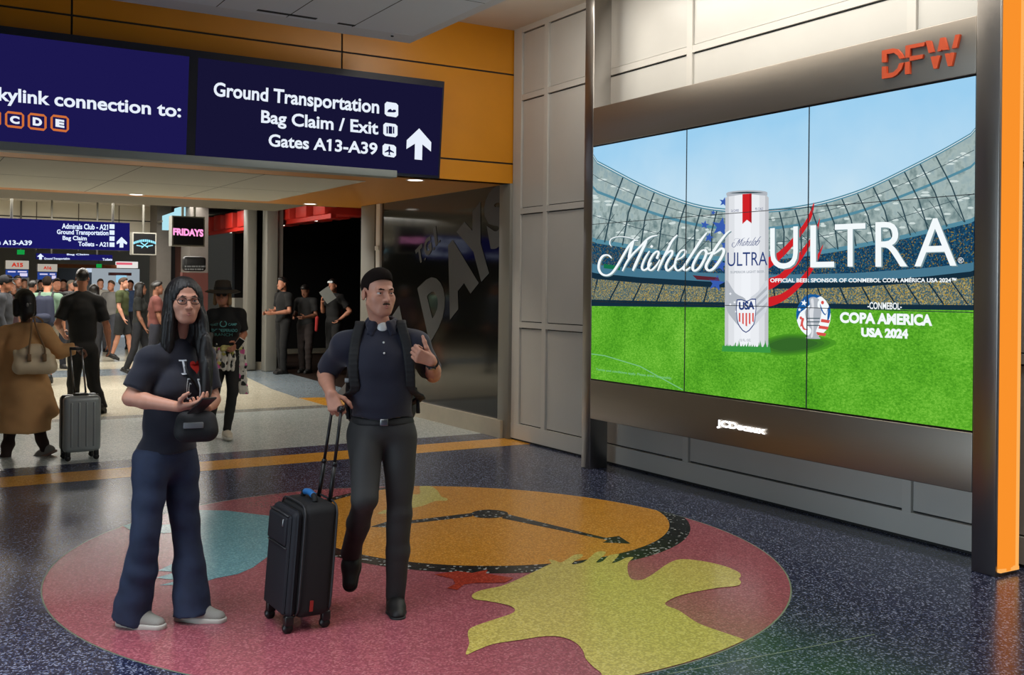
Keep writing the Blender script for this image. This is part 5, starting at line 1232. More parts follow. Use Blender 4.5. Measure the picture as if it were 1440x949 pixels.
m = MB(); m.tube([SH @ Vector(q) for q in smooth([(.015, -.055, .627), (.015, 0, .634), (.015, .055, .627)], 4, False)], .0155, M_blueh, 10); o = m.build('grip', hd); o['label'] = 'blue grip'
for x_, y_ in ((-.085, -.13), (-.085, .13), (.10, -.13), (.10, .13)):
    m = MB(); m.rbox((x_ - .022, y_ - .02, .035), (x_ + .022, y_ + .02, .085), M_plast, .008, 2); hs = m.build('wheel_housing', cc)
    m = MB(); m.tube([(x_ - .005, y_ - .013, .024), (x_ - .005, y_ + .013, .024)], .024, M_plast, 18); m.build('wheel', hs)
G0 = np.array(on_y(470, 572, 4.93)); cl_ = np.array(cc.location)
ends = []
for y_, pxt in ((-.075, 480), (.075, 467)):
    a = np.array((.095 + tz * .58, y_, .58)); wy = cl_[1] + y_; b_ = np.array(on_y(pxt, 575, wy)) - cl_
    m = MB(); mid_ = lerp(a, b_, .42); m.cyl(tuple(a), tuple(mid_), .0105, M_plast, 12); m.cyl(tuple(mid_), tuple(b_), .008, M_plast, 12); m.cyl(tuple(lerp(a, b_, .40)), tuple(lerp(a, b_, .44)), .0125, M_plast, 12); m.build('handle_rod', cc); ends.append(b_)
m = MB(); d_ = nrm(ends[0] - ends[1]); m.tube([ends[1] - d_ * .02, ends[1], ends[0], ends[0] + d_ * .02], [.013, .017, .017, .013], M_plast, 14); m.build('handle_grip', cc)
m = MB(); m.box((-.004, -.175, .10), (.012, -.168, .15), mat('red_tag', (150, 40, 34), 0.5), SH); o = m.build('red_tag', cc); o['label'] = 'small red tag'
print('grip world', [cl_ + e for e in ends], 'hand', man.matrix_world, j['wL'])
# ================================================================== woman in navy tee and jeans
def hair_long(T, R, hc, g, h, prims, mat_, par, line, thick=.011, extra_cut=None):
    """cap that follows the skull plus falling locks"""
    ys, zs = zip(*line)
    cap = [Egg(T(0, -0.020, 0.034), np.array((0.076 + thick, 0.097 + thick, 0.083 + thick)) * g, R, 0)]
    def post(D, X, Y, Z):
        q0 = [((X - hc[0]) * R[i][0] + (Y - hc[1]) * R[i][1] + (Z - hc[2]) * R[i][2]) / g for i in range(3)]
        zl = np.interp(q0[1], ys, zs); return np.maximum(D, (zl - q0[2]) * .8 * g * np.where(q0[1] > -.03, 1, 0) - np.where(q0[1] > -.03, 0, 1))
    o = mesh_parts('hair', [solid(cap, h, post), solid(prims, h)] if prims else [solid(cap, h, post)], [mat_], par)
    return o
t, J = person_frame('person', 'woman with long black hair, glasses, navy printed tee and flared jeans', (200, 880))
wom = t
j = dict(head=J(259, 422, -.03), nk=J(254, 478, .03), sL=J(212, 507, -.07), sR=J(283, 502, .12), eL=J(183, 560, -.12), wL=J(251, 572, -.26), eR=J(300, 562, .10), wR=J(290, 574, -.12),
         pel=J(233, 643, .02), hL=J(213, 652, -.03), hR=J(254, 652, .06), kL=J(205, 752, -.06), aL=J(187, 857, .02), kR=J(262, 752, .06), aR=J(270, 850, .02))
bdw = nrm((.55, -.83, 0))
hw = {'L': ((nrm((.75, -.5, .12)), (.1, .25, .95), (-.5, -.6, .2), (.25, .55, .5)), {}), 'R': ((nrm((-.25, -.9, .1)), (-.3, .2, .9), (-.9, .2, .2), (.3, .6, .5)), {})}
T, R, bo, to = figure(t, j, bdw, (.22, -.97, 0), M_tee, M_denim, g=.93, b=.90, h=.008, face=True, hands=hw, sleeve=.78, hem=J(233, 634)[2], waist=J(233, 628)[2], tr_add=.012, flare=.050, cuff=.045, shoe_m=M_runner, sole_m=M_runsole,
                      feet={'L': ((.80, -.60), 0), 'R': ((.86, -.50), 0)}, female=True, hh=.003, hair=None, wr=.005, belly=1.1, top_name='t_shirt', leg_name='jeans', top_add=.016, seed=5)
brows(T, .93, t, M_hair_bk, .0024, .004)
hl = lambda x, y, z: T(x, y, z)
def curtain(T, R, hc, g, h, par, mat_, front=True, short_side=0):
    E = lambda p, r, op='add', k=.03: Egg(T(*p), np.array(r) * g, R, k * g, op)
    pr = [E((0, -.022, .034), (.087, .104, .092)), E((0, -.050, -.10), (.098, .062, .17)), E((0, -.075, -.24), (.105, .055, .19)), E((.072, -.005, -.09), (.028, .055, .15)), E((-.072, -.005, -.09), (.028, .055, .15))]
    if front:
        for s_ in (1, -1):
          if s_ == short_side: pr += [E((s_ * .088, .015, -.19), (.032, .038, .12), 'add', .03)]
          else: pr += [E((s_ * .088, .035, -.20), (.034, .038, .15), 'add', .03), E((s_ * .092, .092, -.32), (.036, .030, .15), 'add', .03), E((s_ * .084, .125, -.42), (.026, .024, .11), 'add', .03)]
    pr += [E((0, .085, -.045), (.066, .085, .112), 'sub', .012), E((0, .06, -.16), (.055, .085, .12), 'sub', .015)]
    def post(D, X, Y, Z):
        q0 = [((X - hc[0]) * R[i][0] + (Y - hc[1]) * R[i][1] + (Z - hc[2]) * R[i][2]) / g for i in range(3)]
        a = np.arctan2(q0[0], q0[1] + .03); return D + np.where(q0[2] > .05, .6, 1) * (.0020 * np.sin(a * 34 + 2 * np.sin(q0[2] * 14)) + .0014 * np.sin(a * 71 + q0[2] * 12))
    mesh_parts('hair', [solid(pr, h, post)], [mat_], par)
curtain(T, R, j['head'], .93, .005, t, M_hair_bk, True, -1)
M_glassf = mat('spectacle_frame', (24, 22, 22), 0.3)
m = MB()
for s_ in (1, -1):
    rim = [T(s_ * .033 + .024 * math.cos(a), .094 - .006 * abs(math.cos(a)), -.003 + .018 * math.sin(a)) for a in np.linspace(0, 6.2832, 25)]; m.tube(rim, .0019, M_glassf, 6, False)
    m.tube([T(s_ * .057, .087, .002), T(s_ * .078, .05, .004), T(s_ * .083, -.01, .002)], .0018, M_glassf, 6)
m.tube([T(.009, .094, .001), T(0, .101, .004), T(-.009, .094, .001)], .0018, M_glassf, 6); m.build('eyeglasses', t)
# print on the tee: I, a heart, two outlined letters
tpw = trunk(j, .90, bdw, .016, belly=1.1, bust=1)
Bw = basis(bdw); cw = lerp(j['pel'], lerp(j['sL'], j['sR'], .5), .83)
def on_chest(u, v):
    """u to the wearer's left, v up, wrapped over the front of the shirt"""
    s_ = np.linspace(.30, -.05, 350); P_ = cw + Bw[0] * u + Bw[2] * v + Bw[1] * s_[:, None]; d = np.min([q.dist(P_) for q in tpw], 0); i = np.argmax(d < .003); return tuple(P_[i] + Bw[1] * .015)
def chest_shape(mb, polys, m_):
    for p_ in polys:
        n_ = 6; pts = []
        for a, b_ in zip(p_, p_[1:] + p_[:1]): pts += [tuple(lerp(a, b_, k / n_)) for k in range(n_)]
        from mathutils.geometry import tessellate_polygon
        mb.add([on_chest(*q) for q in pts], [tuple(q) for q in tessellate_polygon([[Vector((*q, 0)) for q in pts]])], m_)
m = MB(); chest_shape(m, [[(-.055, .015), (-.02, .015), (-.02, .022), (-.033, .022), (-.033, .078), (-.02, .078), (-.02, .085), (-.055, .085), (-.055, .078), (-.042, .078), (-.042, .022), (-.055, .022)]], M_capw); m.build('printed_letter', to, fix=False)
m = MB(); hp = [(.03 + .036 * (16 * math.sin(a) ** 3) / 16, .05 + .036 * (13 * math.cos(a) - 5 * math.cos(2 * a) - 2 * math.cos(3 * a) - math.cos(4 * a)) / 16) for a in np.linspace(0, 6.2832, 29)[:-1]]; chest_shape(m, [hp], M_redp); m.build('printed_heart', to, fix=False)
m = MB(); ang = np.linspace(.9, 5.4, 16)
def ringpart(r0, r1): return [(-.018 + r1 * .75 * math.cos(a), -.055 + r1 * math.sin(a)) for a in ang] + [(-.018 + r0 * .75 * math.cos(a), -.055 + r0 * math.sin(a)) for a in ang[::-1]]
chest_shape(m, [ringpart(.046, .052), ringpart(.024, .030)], M_capw); m.build('printed_letter', to, fix=False)
m = MB(); chest_shape(m, [[(.03, -.10), (.036, -.10), (.036, -.01), (.03, -.01)], [(.052, -.10), (.058, -.10), (.058, -.01), (.052, -.01)], [(.036, -.016), (.052, -.016), (.052, -.01), (.036, -.01)]], M_capw); m.build('printed_letter', to, fix=False)
# phone in her hands and black cross-body bag
def rigid(par, name, label, cat, c, Rm, build):
    ob = thing(name, label, cat, (0, 0, 0)); Mw = Matrix.Translation(par.location) @ Matrix.Rotation(par.rotation_euler[2], 4, 'Z'); ob.matrix_world = Mw; build(ob); return ob
def b_phone(ob):
    c = J(284, 570, -.36); Rp = basis((-.25, .45, .85)); M4 = Matrix.Translation(c) @ Matrix(np.stack([Rp[0], Rp[1], Rp[2]]).T.tolist()).to_4x4()
    m = MB(); m.rbox((-.037, -.0045, -.076), (.037, .0045, .076), M_plast, .004, 3, M4); m.build('case', ob)
    m = MB(); m.box((-.034, -.0052, -.072), (.034, -.0045, .072), M_ink, M4); m.build('screen', ob)
rigid(wom, 'phone', 'black phone held in both hands by the woman in jeans', 'phone', None, None, b_phone)
def b_bag(ob):
    c = J(276, 600, -.20)
    mesh_parts('pouch', [solid([Bone(c + (-.05, 0, -.02), c + (.05, 0, -.02), .052, .052, .02), Bone(c + (-.05, .01, .03), c + (.05, .01, .03), .042, .042, .03)], .006)], [M_bag], ob)
    m = MB(); m.rbox(tuple(c + (-.06, -.060, .0)), tuple(c + (.03, -.050, .028)), mat('grey_zip_band', (120, 122, 124), .5), .004, 2); o = m.build('grey_panel', ob); o['label'] = 'pale grey front panel'
    m = MB(); pts = [tuple(c + np.array((-.09, 0, .03)))] + [on_chest(.12 - .05 * q, -.22 + .09 * q) for q in range(4)] + [tuple(j['sR'] + np.array((-.05, -.05, .055))), tuple(j['sR'] + np.array((-.03, .04, .06)))]
    m.tube(smooth(pts, 4, False), .006, M_strap, 8); m.build('bag_strap', ob)
rigid(wom, 'crossbody_bag', 'small black cross-body bag at the hip of the woman in jeans', 'bag', None, None, b_bag)

# ================================================================== woman with hat
t, J = person_frame('person', 'woman in wide-brimmed dark hat and black printed tee walking behind', (322, 617), zc=11.0)
j = dict(head=J(313, 414, 0), nk=J(318, 433, .02), sL=J(299, 443, 0), sR=J(337, 442, 0), eL=J(290, 470, .03), wL=J(294, 490, -.12), eR=J(343, 470, .05), wR=J(333, 484, -.14),
         pel=J(318, 502, 0), hL=J(309, 508, 0), hR=J(327, 508, 0), kL=J(302, 549, -.05), aL=J(298, 588, .28), kR=J(327, 552, -.05), aR=J(319, 605, .02))
T, R, bo, to = figure(t, j, (0, -1, 0), (-.12, -.99, .02), mat('black_tee', (22, 23, 24), .85), mat('black_leggings', (20, 20, 21), .8), skin=M_skin2, g=.95, b=.90, h=.009, face=True, sleeve=.8, hem=J(318, 498)[2], waist=J(318, 492)[2], tr_add=.004, cuff=0.0,
                      shoe_m=mat('cream_sneaker', (190, 182, 166), .6), sole_m=M_runsole, feet={'L': ((0, -1), .9), 'R': ((.15, -1), 0)}, female=True, hh=.006, hair=None, wr=.003, top_name='t_shirt', leg_name='leggings', seed=9)
hair_long(T, R, j['head'], .95, .007, [Bone(T(s_ * .075, 0, .02), T(s_ * .08, .01, -.10), .02, .022, .02) for s_ in (1, -1)] + [Bone(T(0, -.08, 0), T(0, -.08, -.12), .05, .05, .03)], M_hair_bl, t, [(-.02, -.05), (.02, .05), (.08, .08)], .006)
M_hat = mat('dark_straw_hat', (58, 50, 42), .8, bump=.4, bscale=300); m = MB(); n = 36; V = []; prof = [(.0, .165), (.06, .163), (.085, .15), (.096, .10), (.102, .052), (.15, .046), (.205, .022), (.205, .016), (.15, .038), (.10, .044)]
for r_, z_ in prof: V += [tuple(T(r_ * .95 * math.cos(6.2832 * k / n), r_ * 1.02 * math.sin(6.2832 * k / n) - .015, z_ + (.012 * math.cos(2 * 6.2832 * k / n) if r_ > .14 else 0))) for k in range(n)]
m.add(V, [(i * n + k, i * n + (k + 1) % n, (i + 1) * n + (k + 1) % n, (i + 1) * n + k) for i in range(len(prof) - 1) for k in range(n)], M_hat, True); hat = m.build('hat', t)
m = MB(); V = []
for r_, z_ in ((.1035, .054), (.1015, .082)): V += [tuple(T(r_ * .955 * math.cos(6.2832 * k / n), r_ * 1.03 * math.sin(6.2832 * k / n) - .015, z_)) for k in range(n)]
m.add(V, [(k, (k + 1) % n, n + (k + 1) % n, n + k) for k in range(n)], M_strap, True); m.build('hat_band', hat)
m = MB()
for s_ in (1, -1): m.ball(tuple(T(s_ * .032, .088, -.002)), (.026 * .95, .010, .020), M_ink, seg=12)
m.tube([T(-.07, .06, .0), T(-.03, .095, .004), T(.03, .095, .004), T(.07, .06, .0)], .003, M_ink, 6); m.build('sunglasses', t)
tph = trunk(j, .90, (0, -1, 0), .014, bust=1); M_teal = mat('teal_print', (92, 168, 168), .7)
def tee_print(px0, py0, px1, py1):
    out = []
    for x, y in ((px0, py0), (px1, py0), (px1, py1), (px0, py1)): q = J(x, y, -.1); yy = np.linspace(-.4, .1, 300); P_ = np.stack([np.full(300, q[0]), yy, np.full(300, q[2])], -1); d = np.min([k_.dist(P_) for k_ in tph], 0); i = np.argmax(d < .012); out.append((q[0], yy[i] - .022, q[2]))
    return out
rg = random.Random(3)
for (x0, x1, y0, y1, txt) in ((297, 334, 462, 466.5, 'THE DESPERADO'), (302, 327, 468, 472.5, 'RANCH'), (296, 307, 454, 457.5, 'GUEST'), (321, 333, 454, 457.5, 'CAMP')):
    a, b_, c_, d_ = tee_print(x0, y1, x1, y0); m = MB(); quad_text(m, txt, a, b_, d_, c_, M_teal, lambda *p: p, .02); m.build('print_line', to, fix=False)
m = MB(); c_ = np.array(tee_print(314, 455, 315, 456)[0]); m.tube([c_ + np.array((.032 * math.cos(a), -.006, .03 * math.sin(a))) for a in np.linspace(-4.3, 1.2, 16)], .005, M_teal, 6); m.build('print_wreath', to)
# floral jacket tied round her waist
def b_jacket(ob):
    M_fl = mat('floral_white', (206, 200, 190), .8); nt = M_fl.node_tree; tc = nt.nodes.new('ShaderNodeTexCoord'); v = nt.nodes.new('ShaderNodeTexVoronoi'); v.inputs['Scale'].default_value = 24; nt.links.new(tc.outputs['Object'], v.inputs['Vector'])
    sp_ = nt.nodes.new('ShaderNodeSeparateColor'); nt.links.new(v.outputs['Color'], sp_.inputs[0]); r = nt.nodes.new('ShaderNodeValToRGB'); r.color_ramp.interpolation = 'CONSTANT'; e = r.color_ramp.elements
    e[0].position = 0; e[0].color = (*lin((206, 202, 192)), 1); e[1].position = .55; e[1].color = (*lin((38, 40, 38)), 1)
    for p_, c in ((.68, (206, 96, 150)), (.74, (206, 202, 192)), (.95, (190, 186, 100))): q = e.new(p_); q.color = (*lin(c), 1)
    nt.links.new(sp_.outputs[0], r.inputs['Fac']); nt.links.new(r.outputs['Color'], nt.nodes['Principled BSDF'].inputs['Base Color'])
    c = J(317, 489, 0); P_ = []
    ringp = [c + np.array((.165 * math.sin(a), -.125 * math.cos(a), .01 * math.sin(3 * a))) for a in np.linspace(0, 6.2832, 15)]
    P_ += [Bone(a, b_, .022, .022, .015) for a, b_ in zip(ringp[:-1], ringp[1:])]
    mesh_parts('knotted_band', [solid(P_ + [Bone(c + (-.02, -.15, 0), c + (.03, -.15, .01), .035, .03, .02)], .009, wrinkle(.006, 60, 3))], [mat('yellow_floral', (196, 190, 120), .8, var=.3, vscale=40)], ob)
    for pts, w_ in (([(297, 484, -.10), (296, 499, -.12), (297, 512, -.12)], .05), ([(308, 490, -.15), (308, 503, -.16), (306, 517, -.16)], .045), ([(322, 491, -.15), (323, 505, -.16), (321, 520, -.16)], .045), ([(337, 488, -.04), (340, 512, -.03), (340, 535, -.02), (343, 552, 0)], .035), ([(334, 495, .0), (333, 520, .0), (327, 545, -.03)], .015)):
        q = [J(*p_) for p_ in pts]; B_ = []
        for a, b_ in zip(q[:-1], q[1:]):
            for o_ in (-1, 0, 1): B_.append(Bone(a + (o_ * w_, 0, 0), b_ + (o_ * w_, 0, 0), .016, .018, .02))
        mesh_parts('hanging_sleeve', [solid(B_, .009, wrinkle(.006, 50, 5))], [M_fl], ob)
ob = thing('tied_jacket', 'white floral jacket knotted round the waist of the woman in the hat', 'jacket', tuple(t.location), t.rotation_euler[2]); b_jacket(ob)
ob = thing('phone', 'small white-edged phone held at the waist by the woman in the hat', 'phone', tuple(t.location), t.rotation_euler[2])
c = J(336, 483, -.21); M4 = Matrix.Translation(c) @ Matrix.Rotation(.6, 4, 'Y') @ Matrix.Rotation(.5, 4, 'X'); m = MB(); m.rbox((-.035, -.005, -.07), (.035, .005, .07), M_btn, .004, 3, M4); m.build('case', ob); m = MB(); m.box((-.032, -.0056, -.066), (.032, -.005, .066), M_ink, M4); m.build('screen', ob)

# ================================================================== woman in camel coat with grey case
t, J = person_frame('person', 'woman seen from behind in a long camel coat pulling a grey case', (40, 650), zc=9.85)
tanw = t
j = dict(head=J(33, 424, 0), nk=J(37, 455, 0.0), sL=J(8, 470, .08), sR=J(62, 468, -.06), eL=J(-8, 508, .0), wL=J(-2, 540, .1), eR=J(84, 494, -.12), wR=J(107, 490, -.12),
         pel=J(32, 545, 0), hL=J(22, 552, .03), hR=J(44, 552, -.03), kL=J(16, 602, .06), aL=J(6, 650, .02), kR=J(53, 598, -.02), aR=J(63, 630, -.02))
cb = nrm((-.55, .83, 0))
sk = [Bone(J(36, 545), J(34, 600), .205, .235, .08, cut=[(J(34, 606), (0, 0, -1))]), Bone(J(30, 500), J(36, 550), .165, .195, .08), Bone(J(60, 560, -.05), J(72, 578, -.06), .10, .07, .06)]
T, R, bo, to = figure(t, j, cb, nrm((-.45, .89, 0)), M_tan, M_brownleg, skin=M_skin3, g=.95, b=.98, h=.011, sleeve=1.93, hem=J(34, 610)[2], tr_add=.004, cuff=.03, skirt=sk, shoe_m=M_runner, sole_m=mat('red_grey_sole', (150, 120, 110), .6),
                      feet={'L': ((-.95, .3), 0), 'R': ((-.93, .35), .45)}, female=True, hair=None, wr=.007, top_name='coat', leg_name='leggings', top_add=.026, seed=14,
                      hands={'R': ((nrm((.8, .1, -.25)), (-.2, -.1, -1), (0, .9, .2), (.9, 1.1, .7)), {})})
hair_long(T, R, j['head'], .95, .008, [Bone(T(0, -.07, .03), T(0, -.09, -.10), .075, .062, .03), Bone(T(0.02, -.08, -.10), T(.03, -.085, -.17), .05, .03, .03), Bone(T(.08, -.02, 0), T(.085, -.03, -.12), .035, .03, .03), Bone(T(-.08, -.02, 0), T(-.085, -.03, -.12), .035, .03, .03)], M_hair_bk, t, [(-.02, -.05), (.02, .05), (.08, .08)], .014)
m = MB(); q = T(.035, -.150, -.03); m.ball(tuple(q), (.012, .008, .02), M_metal, seg=10); m.ball(tuple(q + (.02, 0, .012)), (.014, .008, .008), M_metal, seg=10); m.build('hair_clip', t)
ob = thing('handbag', 'beige leather shoulder handbag hanging on the back of the camel coat', 'handbag', tuple(t.location), t.rotation_euler[2])
c = J(46, 500, -.25); P_ = [Bone(c + (-.10, 0, -.10), c + (.14, .0, -.10), .075, .075, .04), Bone(c + (-.07, 0, .02), c + (.10, 0, .02), .055, .055, .06), Bone(c + (-.02, 0, .08), c + (.05, 0, .08), .03, .03, .05), Bone(c + (-.10, 0, -.10), c + (-.15, .02, .04), .05, .018, .04), Bone(c + (.14, 0, -.10), c + (.17, .02, -.02), .05, .02, .04)]
mesh_parts('bag_body', [solid(P_, .009, wrinkle(.005, 45, 2))], [M_beigebag], ob)
M_bst = mat('tan_leather_strap', (134, 104, 72), .5)
for s_, x0, x1 in ((1, -.03, .02), (1, .10, .05)):
    m = MB(); top_ = J(44 + x1 * 90, 446, -.10); m.tube(smooth([c + np.array((x0, -.075, .0)), c + np.array((x0, -.06, .07)), lerp(c + np.array((x0 * .7, -.05, .09)), top_, .5), top_, J(60, 452, .0), J(56, 470, .10)], 4, False), .0085, M_bst, 8); m.build('bag_strap', ob)
    m = MB(); m.rbox(tuple(c + (x0 - .018, -.084, -.05)), tuple(c + (x0 + .018, -.066, .02)), M_bst, .006, 2); m.build('strap_tab', ob)
ob = thing('suitcase', 'grey hard-shell spinner case with silver handle rods behind the camel coat', 'suitcase', tuple(on_floor(112, 645)), -math.atan2(1.6, 10.4) + .22)
M_shell = mat('grey_hard_shell', (146, 152, 154), .32, .15, var=.06, vscale=6)
m = MB(); m.rbox((-.165, -.125, .075), (.165, -.008, .60), M_shell, .045, 5); m.build('front_shell', ob); m = MB(); m.rbox((-.165, .008, .075), (.165, .125, .60), M_shell, .045, 5); m.build('back_shell', ob)
m = MB(); m.rbox((-.168, -.016, .072), (.168, .016, .604), M_plast, .015, 3); m.build('zip_band', ob)
for i in range(4): m = MB(); m.rbox((-.11 + i * .066, -.131, .13), (-.09 + i * .066, -.12, .54), M_shell, .005, 2); m.build('rib', ob)
m = MB(); m.rbox((-.06, -.05, .598), (.06, .04, .618), M_plast, .008, 2); m.build('handle_base', ob); m = MB(); m.rbox((.07, -.03, .598), (.135, .03, .612), mat('silver_lock', (160, 164, 168), .3, .8), .005, 2); m.build('lock', ob)
for x_, y_ in ((-.125, -.09), (.125, -.09), (-.125, .09), (.125, .09)):
    m = MB(); m.rbox((x_ - .022, y_ - .02, .04), (x_ + .022, y_ + .02, .09), M_plast, .008, 2); hs = m.build('wheel_housing', ob); m = MB(); m.tube([(x_, y_ - .013, .026), (x_, y_ + .013, .026)], .026, M_plast, 16); m.build('wheel', hs)
Mi = (Matrix.Translation(ob.location) @ Matrix.Rotation(ob.rotation_euler[2], 4, 'Z')).inverted()
for x_, pxt in ((-.05, 99), (.05, 115)):
    yy = (Matrix.Translation(ob.location) @ Vector((0, 0, 0)))[1]; top_ = Mi @ Vector(on_y(pxt, 491, yy - .02)); m = MB(); m.cyl((x_, 0, .60), tuple(top_), .009, M_metal, 10); m.build('handle_rod', ob)
a = Mi @ Vector(on_y(98, 490, yy - .02)); b_ = Mi @ Vector(on_y(116, 490.5, yy - .02)); m = MB(); m.tube([a, b_], .015, M_plast, 10); m.build('handle_grip', ob)
# ================================================================== the crowd
def bystander(label, px, zc, hgt, a, step, top, legs, skin, hair_m, h=.016, female=False, b=1.0, arms=('down', 'down'), sleeve=.7, shorts=None, hair='short', group=None, head_turn=0.0, shoe=None, hem_drop=.03, waist_low=False, nod=0.0):
    """a passer-by: a = heading (0 towards the camera, positive to the right), step = stride"""
    t, J = person_frame('person', label, (px, 404), group, zc)
    k = hgt / 1.75; f = np.array((math.sin(a), -math.cos(a), 0)); l = np.array((math.cos(a), math.sin(a), 0)); P = lambda L_, F_, U_: (l * L_ + f * F_ + np.array((0, 0, U_))) * k
    hfa = a + head_turn; hf = np.array((math.sin(hfa), -math.cos(hfa), -nod)); j = dict(head=P(0, .03 + nod * .05, 1.625 - nod * .02), nk=P(0, 0, 1.475), pel=P(0, 0, .97))
    for s_, q in (('R', 1), ('L', -1)):
        j['s' + s_] = P(q * .172 * b, 0, 1.40); st = step * q
        j['h' + s_] = P(q * .088, 0, .93); j['k' + s_] = P(q * .09, st * .5 + .03, .50); back = st < 0
        j['a' + s_] = P(q * .09, st, .085 + (.07 if back and abs(step) > .15 else 0))
        am = arms[0 if q < 0 else 1]
        if am == 'down': j['e' + s_] = P(q * .225 * b, -.02 - st * .25, 1.13); j['w' + s_] = P(q * .235 * b, .06 - st * .45, .89)
        elif am == 'front': j['e' + s_] = P(q * .225 * b, .02, 1.13); j['w' + s_] = P(q * .13, .27, 1.10)
        elif am == 'up': j['e' + s_] = P(q * .22 * b, .06, 1.15); j['w' + s_] = P(q * .10, .20, 1.33)
        elif am == 'hip': j['e' + s_] = P(q * .33, -.08, 1.16); j['w' + s_] = P(q * .19, .02, 1.02)
    d2 = math.atan2(f[1], f[0])
    T, R, bo, to = figure(t, j, f, hf, top, legs, skin=skin, b=b, g=.97 * k, h=h, face=False, sleeve=sleeve, hem=j['pel'][2] - hem_drop, female=female, hair=hair if hair == 'short' else None, hair_m=hair_m, shoe_m=shoe or M_bootblk, sole_m=shoe or M_bootblk, shorts=shorts, wr=.004,
                          feet={'L': (f[:2], .35 if -step < -.15 else 0), 'R': (f[:2], .35 if step < -.15 else 0)}, seed=int(abs(px)) + 3, cuff=.03, tr_add=.012)
    if hair == 'long': curtain(T, R, j['head'], .97 * k, h * .7, t, hair_m, False)
    return t, j, T, R, J
cl = lambda n_, c: mat('cloth_' + n_, c, .85)
# man in black seen from behind: pose read off the photograph
t, J = person_frame('person', 'tall man in black shirt and black trousers seen from behind beyond the grey case', (118, 580), zc=13.2)
j = dict(head=J(116, 391, 0), nk=J(116, 410, 0), sL=J(95, 424, 0), sR=J(137, 424, 0), eL=J(81, 455, -.02), wL=J(88, 468, .16), eR=J(150, 458, .0), wR=J(153, 484, .05), pel=J(116, 492, 0), hL=J(107, 497, 0), hR=J(127, 497, 0), kL=J(103, 540, .08), aL=J(104, 577, .22), kR=J(132, 541, -.02), aR=J(143, 570, -.12))
figure(t, j, (0.05, 1, 0), (.1, 1, 0), mat('black_shirt', (15, 15, 17), .85), mat('black_trousers', (13, 13, 14), .85), skin=M_skin2, hair_m=M_hair_bk, b=1.05, g=1.0, h=.011, sleeve=.80, hem=J(116, 497)[2], tr_add=.014, cuff=.04, shoe_m=M_bootblk, feet={'L': ((0, 1), 0), 'R': ((.35, .9), .5)}, seed=21, top_add=.022)
# others
def backpack_on(t, j, f, col, label):
    ob = thing('backpack', label, 'backpack', tuple(t.location), t.rotation_euler[2]); sm = lerp(j['sL'], j['sR'], .5); c = sm - f * .20
    mesh_parts('pack', [solid([Bone(c + np.array((-.06, 0, -.05)), c + np.array((-.07, 0, -.38)), .085, .10, .04), Bone(c + np.array((.06, 0, -.05)), c + np.array((.07, 0, -.38)), .085, .10, .04)], .016), ], [mat('pack_' + label[:6], col, .8)], ob)
    mesh_parts('pocket', [solid([Bone(c - f * .07 + np.array((-.05, 0, -.32)), c - f * .07 + np.array((.05, 0, -.32)), .075, .075, .03)], .016)], [mat('pack_' + label[:6], col, .8)], ob)
    l = nrm(j['sR'] - j['sL'])
    for q in (-1, 1):
        m = MB(); m.tube(smooth([tuple(sm + l * q * .10 - f * .12), tuple(sm + l * q * .10 + np.array((0, 0, .085))), tuple(sm + l * q * .11 + f * .13 - np.array((0, 0, .06))), tuple(sm + l * q * .14 + f * .08 - np.array((0, 0, .25))), tuple(sm + l * q * .12 - f * .10 - np.array((0, 0, .36)))], 4, False), .017, M_strap, 8); m.build('shoulder_strap', ob)
t, j, T, R, J = bystander('man in green tee with a dark blue backpack, seen from behind in the crowd', 66, 16.8, 1.76, math.pi - .2, .2, cl('sage', (92, 116, 98)), cl('khaki', (104, 96, 80)), M_skin2, M_hair_dk, shorts=.9)
backpack_on(t, j, nrm((math.sin(math.pi - .2), -math.cos(math.pi - .2), 0)), (24, 30, 52), 'dark blue backpack worn by the man in the green tee')
t, j, T, R, J = bystander('person in dark cap and dark jacket at the left edge of the crowd, looking right', 6, 15.5, 1.76, 1.3, .1, cl('slate', (42, 44, 50)), cl('black', (20, 20, 22)), M_skin2, M_hair_dk, sleeve=1.9)
m = MB(); m.ball(tuple(T(0, -.018, .045)), (.090, .100, .085), cl('cap', (34, 34, 40)), Matrix(np.stack([R[0], R[1], R[2]]).T.tolist()).to_4x4()); m.ball(tuple(T(0, .10, .062)), (.07, .075, .010), cl('cap', (34, 34, 40)), Matrix(np.stack([R[0], R[1], R[2]]).T.tolist()).to_4x4()); m.build('cap', t)
